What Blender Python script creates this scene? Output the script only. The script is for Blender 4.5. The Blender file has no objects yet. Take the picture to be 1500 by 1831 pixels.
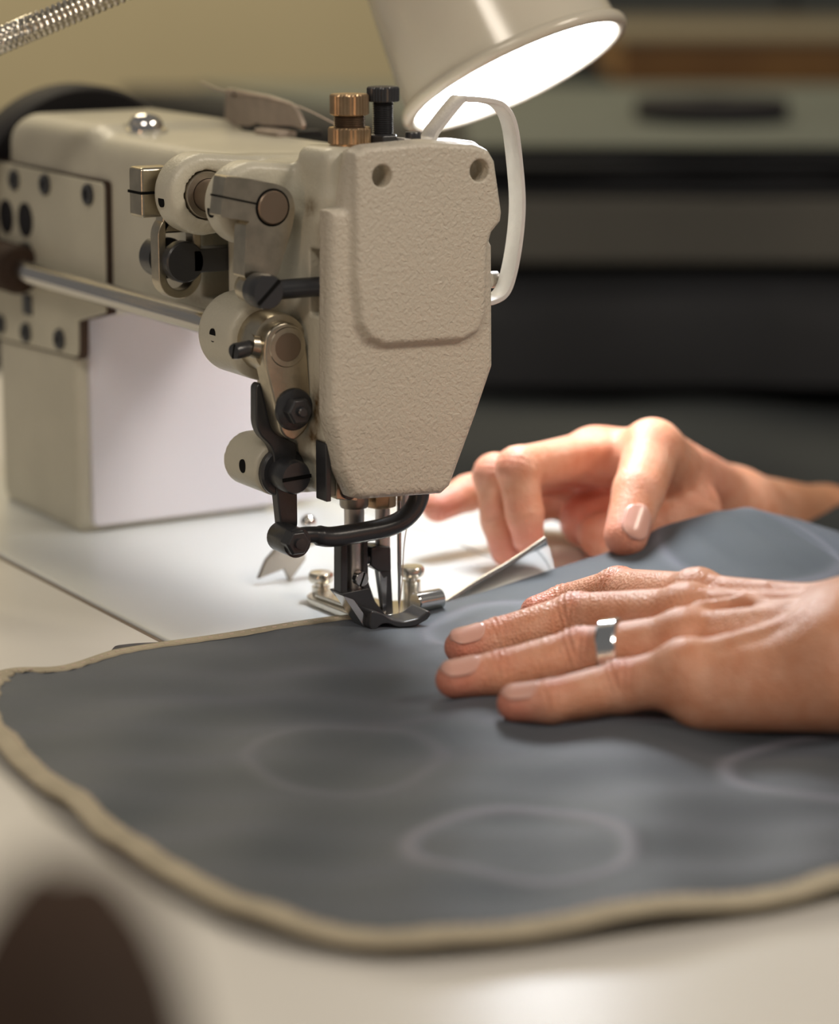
import bpy, bmesh, math, random
import numpy as np
from mathutils import Vector, Matrix

# ------------------------------------------------------------------ camera, world, lights, exposure
S = 0.001                                   # modelling unit: millimetres; the needle stands at the origin, bed top at z = 0
FPX, CX, CY = 4780.0, 750.0, 915.5          # focal length and centre for a 1500 x 1831 frame
PITCH, YAW, DIST = math.radians(12.6), math.radians(31.2), 1040.0
h_ = np.array([math.cos(YAW), -math.sin(YAW), 0.0])
FW = np.array([h_[0]*math.cos(PITCH), h_[1]*math.cos(PITCH), -math.sin(PITCH)])
RT = np.array([-math.sin(YAW), -math.cos(YAW), 0.0])
UP = np.cross(RT, FW)
def ray(px, py): return FW + RT*(px-CX)/FPX - UP*(py-CY)/FPX
_o = ray(714, 1108)
CAM = -_o/np.linalg.norm(_o)*DIST
def at(px, py, x=None, y=None, z=None, dd=None):
    """measured point of the photograph -> mm point on a plane of the machine's own axes"""
    v = ray(px, py)
    if dd is not None: return CAM + v*dd
    k, i = (x, 0) if x is not None else (y, 1) if y is not None else (z, 2)
    return CAM + v*((k-CAM[i])/v[i])

sc = bpy.context.scene
COL = sc.collection
cam = bpy.data.cameras.new('camera'); camo = bpy.data.objects.new('camera', cam); COL.objects.link(camo)
cam.sensor_fit = 'HORIZONTAL'; cam.sensor_width = 24.0; cam.lens = FPX/1500*24.0
cam.clip_start = 0.02; cam.clip_end = 30
camo.matrix_world = Matrix(((RT[0], UP[0], -FW[0], CAM[0]*S), (RT[1], UP[1], -FW[1], CAM[1]*S), (RT[2], UP[2], -FW[2], CAM[2]*S), (0, 0, 0, 1)))
cam.dof.use_dof = True; cam.dof.focus_distance = 1.002; cam.dof.aperture_fstop = 4.2
sc.camera = camo
sc.view_settings.view_transform = 'Standard'; sc.view_settings.look = 'None'
sc.view_settings.exposure = 0.0; sc.view_settings.gamma = 1.0; sc.view_settings.use_curve_mapping = False

w = bpy.data.worlds.new('room_light'); sc.world = w; w.use_nodes = True
w.node_tree.nodes['Background'].inputs[0].default_value = (0.54, 0.51, 0.47, 1)
w.node_tree.nodes['Background'].inputs[1].default_value = 0.30
def area(name, loc, target, sx, sy, power, col):
    l = bpy.data.lights.new(name, 'AREA'); l.shape = 'RECTANGLE'; l.size = sx; l.size_y = sy; l.energy = power; l.color = col
    o = bpy.data.objects.new(name, l); COL.objects.link(o); o.location = loc
    o.rotation_euler = (Vector(target)-Vector(loc)).to_track_quat('-Z', 'Y').to_euler()
    return o
area('ceiling_lamp_rear', (-1.5, 1.5, 1.9), (0, 0, .1), 1.0, .3, 15, (1.0, .89, .76))
area('ceiling_lamp_front', (-1.7, -1.2, 1.8), (0, 0, .1), .9, .3, 27, (1.0, .88, .74))
area('warm_tube_lamp', (-.95, 1.6, .1), (0, .06, .12), .06, .9, 2.2, (1.0, .60, .34))
area('ceiling_lamp_back', (1.9, -.2, 2.0), (2.3, -1.0, .3), 1.2, .4, 46, (1.0, .86, .62))

# ------------------------------------------------------------------ helpers: objects
def put(me, name, mat, parent=None, smooth=True, bevel=0, seg=2, solid=0):
    o = bpy.data.objects.new(name, me); COL.objects.link(o)
    if mat is not None and not me.materials: me.materials.append(mat)
    me.polygons.foreach_set('use_smooth', [smooth]*len(me.polygons))
    if solid:
        m = o.modifiers.new('solidify', 'SOLIDIFY'); m.thickness = solid*S; m.offset = 0
    if bevel:
        m = o.modifiers.new('bevel', 'BEVEL'); m.width = bevel*S; m.segments = seg; m.limit_method = 'ANGLE'; m.angle_limit = math.radians(35); m.harden_normals = True
    if parent is not None: o.parent = parent
    return o
def root_off(parent):
    p = parent
    while p is not None and p.parent is not None: p = p.parent
    return np.array(p.location)/S if p is not None else np.zeros(3)
class MB:
    """collects shapes (mm) for ONE mesh"""
    def __init__(s): s.v, s.f = [], []
    def add(s, vs, fs):
        n = len(s.v); s.v += [tuple(map(float, p)) for p in vs]; s.f += [tuple(i+n for i in f) for f in fs]; return s
    def box(s, x0, x1, y0, y1, z0, z1):
        return s.add([(x, y, z) for x in (x0, x1) for y in (y0, y1) for z in (z0, z1)],
                     [(0, 1, 3, 2), (4, 6, 7, 5), (0, 4, 5, 1), (2, 3, 7, 6), (0, 2, 6, 4), (1, 5, 7, 3)])
    def obox(s, c, ax, ay, az, hx, hy, hz):
        c, ax, ay, az = map(np.asarray, (c, ax, ay, az))
        return s.add([c+ax*hx*i+ay*hy*j+az*hz*k for i in (-1, 1) for j in (-1, 1) for k in (-1, 1)],
                     [(0, 1, 3, 2), (4, 6, 7, 5), (0, 4, 5, 1), (2, 3, 7, 6), (0, 2, 6, 4), (1, 5, 7, 3)])
    def loft(s, rings, cap=True, closed=False):
        n = len(rings[0]); vs = [p for r in rings for p in r]; fs = []
        m = len(rings)
        for i in range(m if closed else m-1):
            for j in range(n):
                a, b = i*n+j, i*n+(j+1) % n; i2 = (i+1) % m
                fs.append((a, b, i2*n+(j+1) % n, i2*n+j))
        if cap and not closed: fs += [tuple(range(n-1, -1, -1)), tuple((m-1)*n+j for j in range(n))]
        return s.add(vs, fs)
    def lathe(s, c, axis, prof, seg=32, cap=True, knurl=None):
        """prof: (radius, height along axis) from c"""
        c = np.asarray(c, float); a = np.asarray(axis, float); a = a/np.linalg.norm(a)
        t = np.array([0, 0, 1.]) if abs(a[2]) < .9 else np.array([1., 0, 0])
        u = np.cross(t, a); u /= np.linalg.norm(u); v = np.cross(a, u)
        rings = []
        for r, hh, *k in prof:
            am = k[0] if k else 0
            rings.append([c+a*hh+(u*math.cos(2*math.pi*j/seg)+v*math.sin(2*math.pi*j/seg))*(r-(am if j % 2 else 0)) for j in range(seg)])
        return s.loft(rings, cap)
    def prism(s, pts, d):
        """closed outline of 3D points pushed along d"""
        pts = [np.asarray(p, float) for p in pts]; d = np.asarray(d, float)
        return s.loft([pts, [p+d for p in pts]])
    def tube(s, path, r, seg=14, cap=True, ring=None):
        P = [np.asarray(p, float) for p in path]; rings = []; u = None
        rr = r if hasattr(r, '__len__') else [r]*len(P)
        for i, p in enumerate(P):
            t = P[min(i+1, len(P)-1)]-P[max(i-1, 0)]; t = t/(np.linalg.norm(t)+1e-9)
            if u is None:
                g = np.array([0, 0, 1.]) if abs(t[2]) < .8 else np.array([1., 0, 0]); u = np.cross(g, t)
            u = u-t*(u@t); u /= np.linalg.norm(u)+1e-9; v = np.cross(t, u)
            rings.append([p+(u*math.cos(2*math.pi*j/seg)+v*math.sin(2*math.pi*j/seg))*rr[i] for j in range(seg)])
        return s.loft(rings, cap)
    def build(s, name, mat, parent=None, smooth=True, bevel=0, seg=2, solid=0, fix=True):
        off = root_off(parent); me = bpy.data.meshes.new(name)
        me.from_pydata([((p[0]-off[0])*S, (p[1]-off[1])*S, (p[2]-off[2])*S) for p in s.v], [], s.f)
        if fix:
            b = bmesh.new(); b.from_mesh(me); bmesh.ops.recalc_face_normals(b, faces=b.faces); b.to_mesh(me); b.free()
        if smooth and not bevel:
            o = put(me, name, mat, parent, True, 0, seg, solid)
            me.set_sharp_from_angle(angle=math.radians(38))
            return o
        return put(me, name, mat, parent, smooth, bevel, seg, solid)
def thing(name, label, cat, loc=(0, 0, 0), group=None, rotz=0):
    o = bpy.data.objects.new(name, None); COL.objects.link(o); o.location = [c*S for c in loc]; o.rotation_euler = (0, 0, rotz)
    o.empty_display_size = .02
    return tag(o, label, cat, group)
def tag(o, label, cat, group=None):
    o['label'] = label; o['category'] = cat
    if group: o['group'] = group
    return o
def structure(o): o['kind'] = 'structure'; return o
def spline(pts, n=12):
    P = [np.asarray(p, float) for p in pts]; P = [2*P[0]-P[1]]+P+[2*P[-1]-P[-2]]; out = []
    for i in range(1, len(P)-2):
        a, b, c, d = P[i-1:i+3]
        for k in range(n):
            t = k/n; out.append(.5*((2*b)+(-a+c)*t+(2*a-5*b+4*c-d)*t*t+(-a+3*b-3*c+d)*t**3))
    out.append(P[-2]); return out
def round_poly(pts, r, n=5):
    """round the corners of a closed 3D (planar) outline; r scalar or list"""
    out = []; m = len(pts); P = [np.asarray(p, float) for p in pts]
    for i in range(m):
        a, b, c = P[i-1], P[i], P[(i+1) % m]; rr = r[i] if hasattr(r, '__len__') else r
        d1, d2 = a-b, c-b; l1, l2 = np.linalg.norm(d1), np.linalg.norm(d2)
        rr = min(rr, l1*.48, l2*.48)
        if rr < .05: out.append(b); continue
        p0, p2 = b+d1/l1*rr, b+d2/l2*rr
        for k in range(n+1):
            t = k/n; out.append((1-t)**2*p0+2*t*(1-t)*b+t*t*p2)
    return out
def outl(px, x, **k): return [at(a, b, x=x) for a, b in px]

# ------------------------------------------------------------------ helpers: signed distance surfaces (castings, hands)
def V(*a): return np.array(a, np.float32)
def smin(a, b, k):
    hh = np.clip(.5+.5*(b-a)/k, 0, 1); return b+(a-b)*hh-k*hh*(1-hh)
def smax(a, b, k): return -smin(-a, -b, k)
def s_box(p, lo, hi, r=0):
    lo, hi = np.asarray(lo, np.float32), np.asarray(hi, np.float32); c, hf = (lo+hi)/2, (hi-lo)/2-r
    q = np.abs(p-c)-hf
    return np.linalg.norm(np.maximum(q, 0), axis=-1)+np.minimum(q.max(-1), 0)-r
def s_cyl(p, c, axis, r, h0, h1, rd=0):
    """cylinder along axis index from h0 to h1"""
    o = [i for i in range(3) if i != axis]
    d = np.sqrt((p[:, o[0]]-c[0])**2+(p[:, o[1]]-c[1])**2)-(r-rd)
    hh = np.abs(p[:, axis]-(h0+h1)/2)-((h1-h0)/2-rd)
    return np.minimum(np.maximum(d, hh), 0)+np.sqrt(np.maximum(d, 0)**2+np.maximum(hh, 0)**2)-rd
def s_cone(p, a, b, ra, rb):
    a, b = np.asarray(a, np.float32), np.asarray(b, np.float32); ba = b-a
    t = np.clip(((p-a)@ba)/(ba@ba), 0, 1)
    return np.linalg.norm(p-a-t[:, None]*ba, axis=-1)-(ra+(rb-ra)*t)
def s_ell(p, c, r, M=None):
    q = p-np.asarray(c, np.float32)
    if M is not None: q = q@np.asarray(M, np.float32).T
    r = np.asarray(r, np.float32); k0 = np.linalg.norm(q/r, axis=-1); k1 = np.linalg.norm(q/(r*r), axis=-1)
    return k0*(k0-1)/np.maximum(k1, 1e-6)
def s_poly2(u, v, poly):
    P = np.asarray(poly, np.float32); n = len(P); d = np.full(u.shape, 1e9, np.float32); sg = np.ones(u.shape, np.float32)
    for i in range(n):
        a, b = P[i], P[i-1]; e = b-a; wu, wv = u-a[0], v-a[1]
        t = np.clip((wu*e[0]+wv*e[1])/(e@e), 0, 1)
        d = np.minimum(d, (wu-e[0]*t)**2+(wv-e[1]*t)**2)
        c1, c2, c3 = v >= a[1], v < b[1], e[0]*wv > e[1]*wu
        sg = np.where((c1 & c2 & c3) | (~c1 & ~c2 & ~c3), -sg, sg)
    return sg*np.sqrt(d)
def s_ext(d2, x, x0, x1, r):
    """2D distance extruded between x0 and x1 with edge rounding r (outline kept)"""
    d = d2+r; hh = np.abs(x-(x0+x1)/2)-((x1-x0)/2-r)
    return np.minimum(np.maximum(d, hh), 0)+np.sqrt(np.maximum(d, 0)**2+np.maximum(hh, 0)**2)-r
def sdf_mesh(fn, lo, hi, h, newton=2, coarse=4):
    lo = np.asarray(lo, np.float32); hi = np.asarray(hi, np.float32)
    nc = np.ceil((hi-lo)/(h*coarse)).astype(int); H = h*coarse
    g = np.stack(np.meshgrid(*[lo[i]+(np.arange(nc[i])+.5)*H for i in range(3)], indexing='ij'), -1).reshape(-1, 3).astype(np.float32)
    fc = fn(g).astype(np.float32).reshape(nc)
    F = np.repeat(np.repeat(np.repeat(fc, coarse, 0), coarse, 1), coarse, 2)
    act = np.argwhere(np.repeat(np.repeat(np.repeat(np.abs(fc) < H*1.45, coarse, 0), coarse, 1), coarse, 2))
    for i in range(0, len(act), 400000):
        a = act[i:i+400000]; F[a[:, 0], a[:, 1], a[:, 2]] = fn((lo+(a+.5)*h).astype(np.float32))
    sgn = F < 0
    n = F.shape
    cnt = np.zeros((n[0]-1, n[1]-1, n[2]-1), np.int8)
    for dx in (0, 1):
        for dy in (0, 1):
            for dz in (0, 1): cnt += sgn[dx:n[0]-1+dx, dy:n[1]-1+dy, dz:n[2]-1+dz]
    cells = np.argwhere((cnt > 0) & (cnt < 8)); idx = np.full(cnt.shape, -1, np.int64); idx[tuple(cells.T)] = np.arange(len(cells))
    acc = np.zeros((len(cells), 3)); num = np.zeros(len(cells))
    for ax in range(3):
        for o1 in (0, 1):
            for o2 in (0, 1):
                d = [0, 0, 0]; oth = [i for i in range(3) if i != ax]; d[oth[0]], d[oth[1]] = o1, o2
                A = cells+d; B = A.copy(); B[:, ax] += 1
                fa, fb = F[tuple(A.T)], F[tuple(B.T)]; m = (fa < 0) != (fb < 0)
                t = np.where(m, fa/np.where(m, fa-fb, 1), 0); q = A.astype(float); q[:, ax] += np.clip(t, 0, 1)
                acc[m] += q[m]; num[m] += 1
    v = (lo+(acc/num[:, None]+.5)*h).astype(np.float32)
    for _ in range(newton):
        e = np.float32(.08); f0 = fn(v); gr = np.stack([(fn(v+np.eye(3, dtype=np.float32)[i]*e)-f0)/e for i in range(3)], -1)
        st = -(f0/np.maximum((gr*gr).sum(-1), .3))[:, None]*gr
        ln = np.linalg.norm(st, axis=-1, keepdims=True); v = v+st*np.minimum(1, .6*h/np.maximum(ln, 1e-6))
    quads = []
    for ax in range(3):
        oth = [(ax+1) % 3, (ax+2) % 3]; sl0 = [slice(None)]*3; sl1 = [slice(None)]*3
        sl0[ax], sl1[ax] = slice(0, -1), slice(1, None); a, b = sgn[tuple(sl0)], sgn[tuple(sl1)]
        E = np.argwhere(a != b); E = E[(E[:, oth[0]] > 0) & (E[:, oth[1]] > 0) & (E[:, oth[0]] < n[oth[0]]-1) & (E[:, oth[1]] < n[oth[1]]-1)]
        fl = a[tuple(E.T)]
        def gi(o1, o2):
            q = E.copy(); q[:, oth[0]] -= o1; q[:, oth[1]] -= o2; return idx[tuple(q.T)]
        Q = np.stack([gi(1, 1), gi(0, 1), gi(0, 0), gi(1, 0)], -1); Q[~fl] = Q[~fl][:, ::-1]; quads.append(Q)
    Q = np.concatenate(quads); Q = Q[(Q >= 0).all(-1)]
    return v, Q
def mesh_np(name, v, Q, mat, parent=None):
    off = root_off(parent); me = bpy.data.meshes.new(name); k = Q.shape[1]
    me.vertices.add(len(v)); me.vertices.foreach_set('co', ((v-off)*S).astype(np.float32).ravel())
    me.loops.add(Q.size); me.loops.foreach_set('vertex_index', Q.astype(np.int32).ravel())
    me.polygons.add(len(Q)); me.polygons.foreach_set('loop_start', np.arange(0, Q.size, k, dtype=np.int32))
    me.update(calc_edges=True); me.validate()
    return put(me, name, mat, parent, True)
def vcol(o, name, val):
    a = o.data.attributes.new(name, 'FLOAT', 'POINT'); a.data.foreach_set('value', np.asarray(val, np.float32))

# ------------------------------------------------------------------ materials
def mat(name, col, rough=.5, metal=0, bump=0, bscale=400, bdetail=3, vary=0, vscale=60, col2=None, coat=0, sss=0, spec=.5, dist=.4, aniso=None):
    m = bpy.data.materials.new(name); m.use_nodes = True; nt = m.node_tree; b = nt.nodes['Principled BSDF']
    b.inputs['Base Color'].default_value = (*col, 1); b.inputs['Roughness'].default_value = rough; b.inputs['Metallic'].default_value = metal
    b.inputs['Specular IOR Level'].default_value = spec
    if coat: b.inputs['Coat Weight'].default_value = coat; b.inputs['Coat Roughness'].default_value = .15
    if sss:
        b.inputs['Subsurface Weight'].default_value = sss; b.inputs['Subsurface Radius'].default_value = (1, .35, .2); b.inputs['Subsurface Scale'].default_value = .004
    if vary or bump:
        tc = nt.nodes.new('ShaderNodeTexCoord')
    if vary:
        n = nt.nodes.new('ShaderNodeTexNoise'); n.inputs['Scale'].default_value = vscale; n.inputs['Detail'].default_value = 5; nt.links.new(tc.outputs['Object'], n.inputs['Vector'])
        r = nt.nodes.new('ShaderNodeValToRGB'); c2 = col2 or tuple(c*(1-vary) for c in col)
        r.color_ramp.elements[0].position = .35; r.color_ramp.elements[1].position = .65
        r.color_ramp.elements[0].color = (*c2, 1); r.color_ramp.elements[1].color = (*col, 1)
        nt.links.new(n.outputs['Fac'], r.inputs['Fac']); nt.links.new(r.outputs['Color'], b.inputs['Base Color'])
    if bump:
        n = nt.nodes.new('ShaderNodeTexNoise'); n.inputs['Scale'].default_value = bscale; n.inputs['Detail'].default_value = bdetail; n.inputs['Distortion'].default_value = dist
        nt.links.new(tc.outputs['Object'], n.inputs['Vector'])
        u = nt.nodes.new('ShaderNodeBump'); u.inputs['Strength'].default_value = 1; u.inputs['Distance'].default_value = bump*S
        nt.links.new(n.outputs['Fac'], u.inputs['Height']); nt.links.new(u.outputs['Normal'], b.inputs['Normal'])
    return m
M = {}
M['enamel'] = mat('cream_enamel', (.62, .59, .47), .38, bump=.22, bscale=600, vary=.1, vscale=30)
M['casting'] = mat('oil_marked_cream_enamel', (.62, .59, .48), .38, bump=.22, bscale=600, vary=.1, vscale=30)
def stained(m):
    nt = m.node_tree; b = nt.nodes['Principled BSDF']; src = b.inputs['Base Color'].links[0].from_socket
    a = nt.nodes.new('ShaderNodeAttribute'); a.attribute_name = 'stain'; tc = nt.nodes.new('ShaderNodeTexCoord'); n = nt.nodes.new('ShaderNodeTexNoise'); n.inputs['Scale'].default_value = 420; n.inputs['Detail'].default_value = 4
    nt.links.new(tc.outputs['Object'], n.inputs['Vector']); f = nt.nodes.new('ShaderNodeMath'); f.operation = 'MULTIPLY'; g = nt.nodes.new('ShaderNodeMath'); g.operation = 'MULTIPLY'; g.inputs[1].default_value = 1.9; g.use_clamp = True
    nt.links.new(a.outputs['Fac'], f.inputs[0]); nt.links.new(n.outputs['Fac'], f.inputs[1]); nt.links.new(f.outputs[0], g.inputs[0])
    x = nt.nodes.new('ShaderNodeMix'); x.data_type = 'RGBA'; x.inputs['B'].default_value = (.13, .075, .025, 1); nt.links.new(src, x.inputs['A']); nt.links.new(g.outputs[0], x.inputs['Factor']); nt.links.new(x.outputs['Result'], b.inputs['Base Color'])
stained(M['casting'])
M['hammer'] = mat('wrinkled_cream_enamel', (.61, .56, .465), .42, bump=.58, bscale=640, bdetail=1.5, dist=.5)
M['nickel'] = mat('worn_nickel', (.56, .50, .395), .28, 1, bump=.05, bscale=900, vary=.22, vscale=150)
M['steel'] = mat('polished_steel', (.62, .60, .58), .16, 1)
M['bright'] = mat('bright_nickel', (.72, .67, .58), .24, 1)
M['shaftend'] = mat('brown_steel', (.26, .20, .15), .42, .9)
M['barsteel'] = mat('bar_steel', (.74, .69, .65), .42, 1)
M['dullsteel'] = mat('dull_steel', (.42, .38, .33), .38, 1, bump=.05, bscale=1200)
M['satin'] = mat('satin_plate', (.50, .42, .36), .5, .6, vary=.15, vscale=120)
M['brass'] = mat('brass', (.58, .40, .24), .32, 1, vary=.2, vscale=200)
M['black'] = mat('black_oxide', (.032, .033, .037), .3, .0, bump=.04, bscale=900, spec=.6)
M['blackmet'] = mat('blued_steel', (.05, .05, .055), .35, .7, bump=.03, bscale=900)
M['dark'] = mat('dark_cavity', (.006, .006, .006), .8, spec=.1)
M['rubber'] = mat('dark_rubber', (.016, .015, .018), .7, spec=.3)
M['laminate'] = mat('white_laminate', (.77, .75, .71), .34, vary=.03, vscale=8, bump=.02, bscale=250)
M['bed'] = mat('white_bed_enamel', (.74, .76, .75), .28, bump=.06, bscale=500)
M['edge'] = mat('table_edge_band', (.16, .11, .07), .5)
M['wall'] = mat('olive_plaster', (.49, .43, .28), .8, vary=.08, vscale=2)
M['floor'] = mat('floor_vinyl', (.10, .085, .07), .5, vary=.2, vscale=4)
M['matgrey'] = mat('grey_cutting_mat', (.105, .12, .105), .6, vary=.1, vscale=6)
M['blackcloth'] = mat('black_fabric', (.012, .013, .016), .75, vary=.3, vscale=12)
M['charcoal'] = mat('charcoal_fabric', (.04, .046, .048), .8, vary=.3, vscale=6)
M['taupe'] = mat('taupe_board', (.10, .095, .08), .6, vary=.2, vscale=5)
M['wood'] = mat('varnished_wood', (.23, .115, .03), .45, vary=.3, vscale=9, col2=(.15, .07, .018))
M['palewood'] = mat('pale_board', (.20, .17, .115), .5)
M['shade'] = mat('cream_lamp_enamel', (.66, .61, .50), .16, coat=.4)
M['white'] = mat('white_plastic', (.72, .69, .66), .4, bump=.1, bscale=700, vary=.1, vscale=100)
M['tape'] = mat('beige_binding', (.46, .40, .29), .75, bump=.25, bscale=900, vary=.14, vscale=90)
M['chrome'] = mat('chrome', (.75, .74, .73), .08, 1)
M['silver'] = mat('silver_ring', (.72, .74, .77), .12, 1)
M['thread'] = mat('pale_thread', (.62, .50, .42), .6)
M['leather'] = mat('dark_brown_cloth', (.06, .032, .018), .85, vary=.5, vscale=20)
M['rust'] = mat('oil_stain', (.20, .10, .03), .5)

def emission(name, col, st):
    m = bpy.data.materials.new(name); m.use_nodes = True; nt = m.node_tree; nt.nodes.remove(nt.nodes['Principled BSDF'])
    e = nt.nodes.new('ShaderNodeEmission'); e.inputs[0].default_value = (*col, 1); e.inputs[1].default_value = st
    nt.links.new(e.outputs[0], nt.nodes['Material Output'].inputs[0]); return m
M['glow'] = emission('lamp_glow', (.90, .94, 1.0), 44)

def skin_mat():
    m = mat('skin', (.62, .30, .19), .42, sss=.22, spec=.45); nt = m.node_tree; b = nt.nodes['Principled BSDF']
    at_ = nt.nodes.new('ShaderNodeAttribute'); at_.attribute_name = 'flush'
    tc = nt.nodes.new('ShaderNodeTexCoord')
    n = nt.nodes.new('ShaderNodeTexNoise'); n.inputs['Scale'].default_value = 110; n.inputs['Detail'].default_value = 6; nt.links.new(tc.outputs['Object'], n.inputs['Vector'])
    r = nt.nodes.new('ShaderNodeValToRGB'); r.color_ramp.elements[0].position = .3; r.color_ramp.elements[1].position = .7
    r.color_ramp.elements[0].color = (.70, .305, .175, 1); r.color_ramp.elements[1].color = (.82, .445, .30, 1); nt.links.new(n.outputs['Fac'], r.inputs['Fac'])
    x = nt.nodes.new('ShaderNodeMix'); x.data_type = 'RGBA'; x.inputs['B'].default_value = (.70, .22, .18, 1)
    nt.links.new(r.outputs['Color'], x.inputs['A']); nt.links.new(at_.outputs['Fac'], x.inputs['Factor']); a2 = nt.nodes.new('ShaderNodeAttribute'); a2.attribute_name = 'tan'; y = nt.nodes.new('ShaderNodeMix'); y.data_type = 'RGBA'; y.inputs['B'].default_value = (.34, .15, .07, 1)  # browner mix: painted forearm shade and the left wrist's tone
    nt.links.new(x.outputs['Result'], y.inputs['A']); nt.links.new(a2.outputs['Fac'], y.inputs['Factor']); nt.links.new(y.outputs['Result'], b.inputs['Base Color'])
    n2 = nt.nodes.new('ShaderNodeTexVoronoi'); n2.inputs['Scale'].default_value = 900; nt.links.new(tc.outputs['Object'], n2.inputs['Vector'])
    n3 = nt.nodes.new('ShaderNodeTexNoise'); n3.inputs['Scale'].default_value = 420; n3.inputs['Detail'].default_value = 4; nt.links.new(tc.outputs['Object'], n3.inputs['Vector'])
    ad = nt.nodes.new('ShaderNodeMath'); ad.operation = 'ADD'; nt.links.new(n2.outputs['Distance'], ad.inputs[0]); nt.links.new(n3.outputs['Fac'], ad.inputs[1])
    u = nt.nodes.new('ShaderNodeBump'); u.inputs['Strength'].default_value = .6; u.inputs['Distance'].default_value = .00042
    nt.links.new(ad.outputs[0], u.inputs['Height']); nt.links.new(u.outputs['Normal'], b.inputs['Normal'])
    return m
M['skin'] = skin_mat()
M['nail'] = mat('fingernail', (.78, .42, .34), .28, sss=.1, coat=.3)

def cloth_mat():
    m = mat('grey_twill', (.046, .059, .066), .55, spec=.4); nt = m.node_tree; b = nt.nodes['Principled BSDF']
    b.inputs['Sheen Weight'].default_value = .25; b.inputs['Sheen Roughness'].default_value = .5; b.inputs['Sheen Tint'].default_value = (.75, .8, 1, 1)
    a = nt.nodes.new('ShaderNodeAttribute'); a.attribute_name = 'rub'
    x = nt.nodes.new('ShaderNodeMix'); x.data_type = 'RGBA'; x.inputs['A'].default_value = (.046, .059, .066, 1); x.inputs['B'].default_value = (.20, .20, .24, 1)
    nt.links.new(a.outputs['Fac'], x.inputs['Factor']); nt.links.new(x.outputs['Result'], b.inputs['Base Color'])
    tc = nt.nodes.new('ShaderNodeTexCoord'); mp = nt.nodes.new('ShaderNodeMapping'); mp.inputs['Rotation'].default_value = (0, 0, .7); nt.links.new(tc.outputs['Object'], mp.inputs['Vector'])
    wv = nt.nodes.new('ShaderNodeTexWave'); wv.inputs['Scale'].default_value = 420; wv.inputs['Distortion'].default_value = .6; nt.links.new(mp.outputs[0], wv.inputs['Vector'])
    u = nt.nodes.new('ShaderNodeBump'); u.inputs['Strength'].default_value = .5; u.inputs['Distance'].default_value = .00012
    nt.links.new(wv.outputs['Fac'], u.inputs['Height']); nt.links.new(u.outputs['Normal'], b.inputs['Normal'])
    return m
M['twill'] = cloth_mat()
# ------------------------------------------------------------------ setting
def vframe(dd, r, z):                        # a point by distance from the camera's foot along its heading, and sideways
    return np.array([CAM[0]+h_[0]*dd+RT[0]*r, CAM[1]+h_[1]*dd+RT[1]*r, z])
H3, R3, Z3 = h_, RT, np.array([0, 0, 1.])
def vbox(mb, d0, d1, r0, r1, z0, z1): return mb.obox(vframe((d0+d1)/2, (r0+r1)/2, (z0+z1)/2), H3, R3, Z3, (d1-d0)/2, (r1-r0)/2, (z1-z0)/2)
FLZ = -760
structure(vbox(MB(), -900, 3660, -2200, 2200, FLZ-40, FLZ).build('floor', M['floor'], smooth=False))
structure(vbox(MB(), 3500, 3560, -2200, 2200, FLZ, 1500).build('wall_back', M['wall'], smooth=False))

# ------------------------------------------------------------------ sewing table, bed opening left free
tb = thing('sewing_table', 'white laminate sewing table with a bed opening under the machine', 'table', (0, 0, FLZ))
mb = MB(); TX0, TX1, TY0, TY1 = -640, 620, -150, 350; BX0, BX1, BY0, BY1 = -70, 330, -88, 90.5
xs, ys = [TX0, BX0, BX1, TX1], [TY0, BY0-1.2, BY1+2.8, TY1]
vs, fs = [], []
for zz in (-.6, -30.6):
    for x in xs:
        for y in ys: vs.append((x, y, zz))
def gi(k, i, j): return k*16+i*4+j
for i in range(3):
    for j in range(3):
        if i == 1 and j == 1: continue
        fs += [(gi(0, i, j), gi(0, i+1, j), gi(0, i+1, j+1), gi(0, i, j+1)), (gi(1, i, j), gi(1, i, j+1), gi(1, i+1, j+1), gi(1, i+1, j))]
def side(i, j, i2, j2): fs.append((gi(0, i, j), gi(0, i2, j2), gi(1, i2, j2), gi(1, i, j)))
for i in range(3): side(i, 0, i+1, 0); side(i, 3, i+1, 3)
for j in range(3): side(0, j, 0, j+1); side(3, j, 3, j+1)
side(1, 1, 2, 1); side(1, 2, 2, 2); side(1, 1, 1, 2); side(2, 1, 2, 2)
mb.add(vs, fs); mb.build('tabletop', M['laminate'], tb, smooth=False)
MB().box(BX0, BX1, BY1-.2, BY1+2.7, -12, -1.2).build('edge_strip', M['edge'], tb, smooth=False)
for x in (TX0+60, TX1-60):
    for y in (TY0+50, TY1-50): MB().box(x-20, x+20, y-20, y+20, FLZ, -30.8).build('leg', M['dullsteel'], tb, smooth=False, bevel=2)
hg = MB(); o1 = [at(a, b, z=1.6) for a, b in ((198, 1163), (206, 1154), (240, 1150), (300, 1147), (335, 1160), (330, 1178), (262, 1168), (246, 1163), (244, 1172), (205, 1176))]
hg.prism(round_poly(o1, 2), (0, 0, -2)); hgo = hg.build('hinge', M['blackmet'], tb, bevel=.3)
MB().prism(round_poly([at(a, b, z=2.4) for a, b in ((248, 1172), (262, 1163), (330, 1160), (335, 1172), (290, 1178))], 2), (0, 0, -2.6)).build('hinge_tongue', M['dullsteel'], hgo, bevel=.3)

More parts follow.
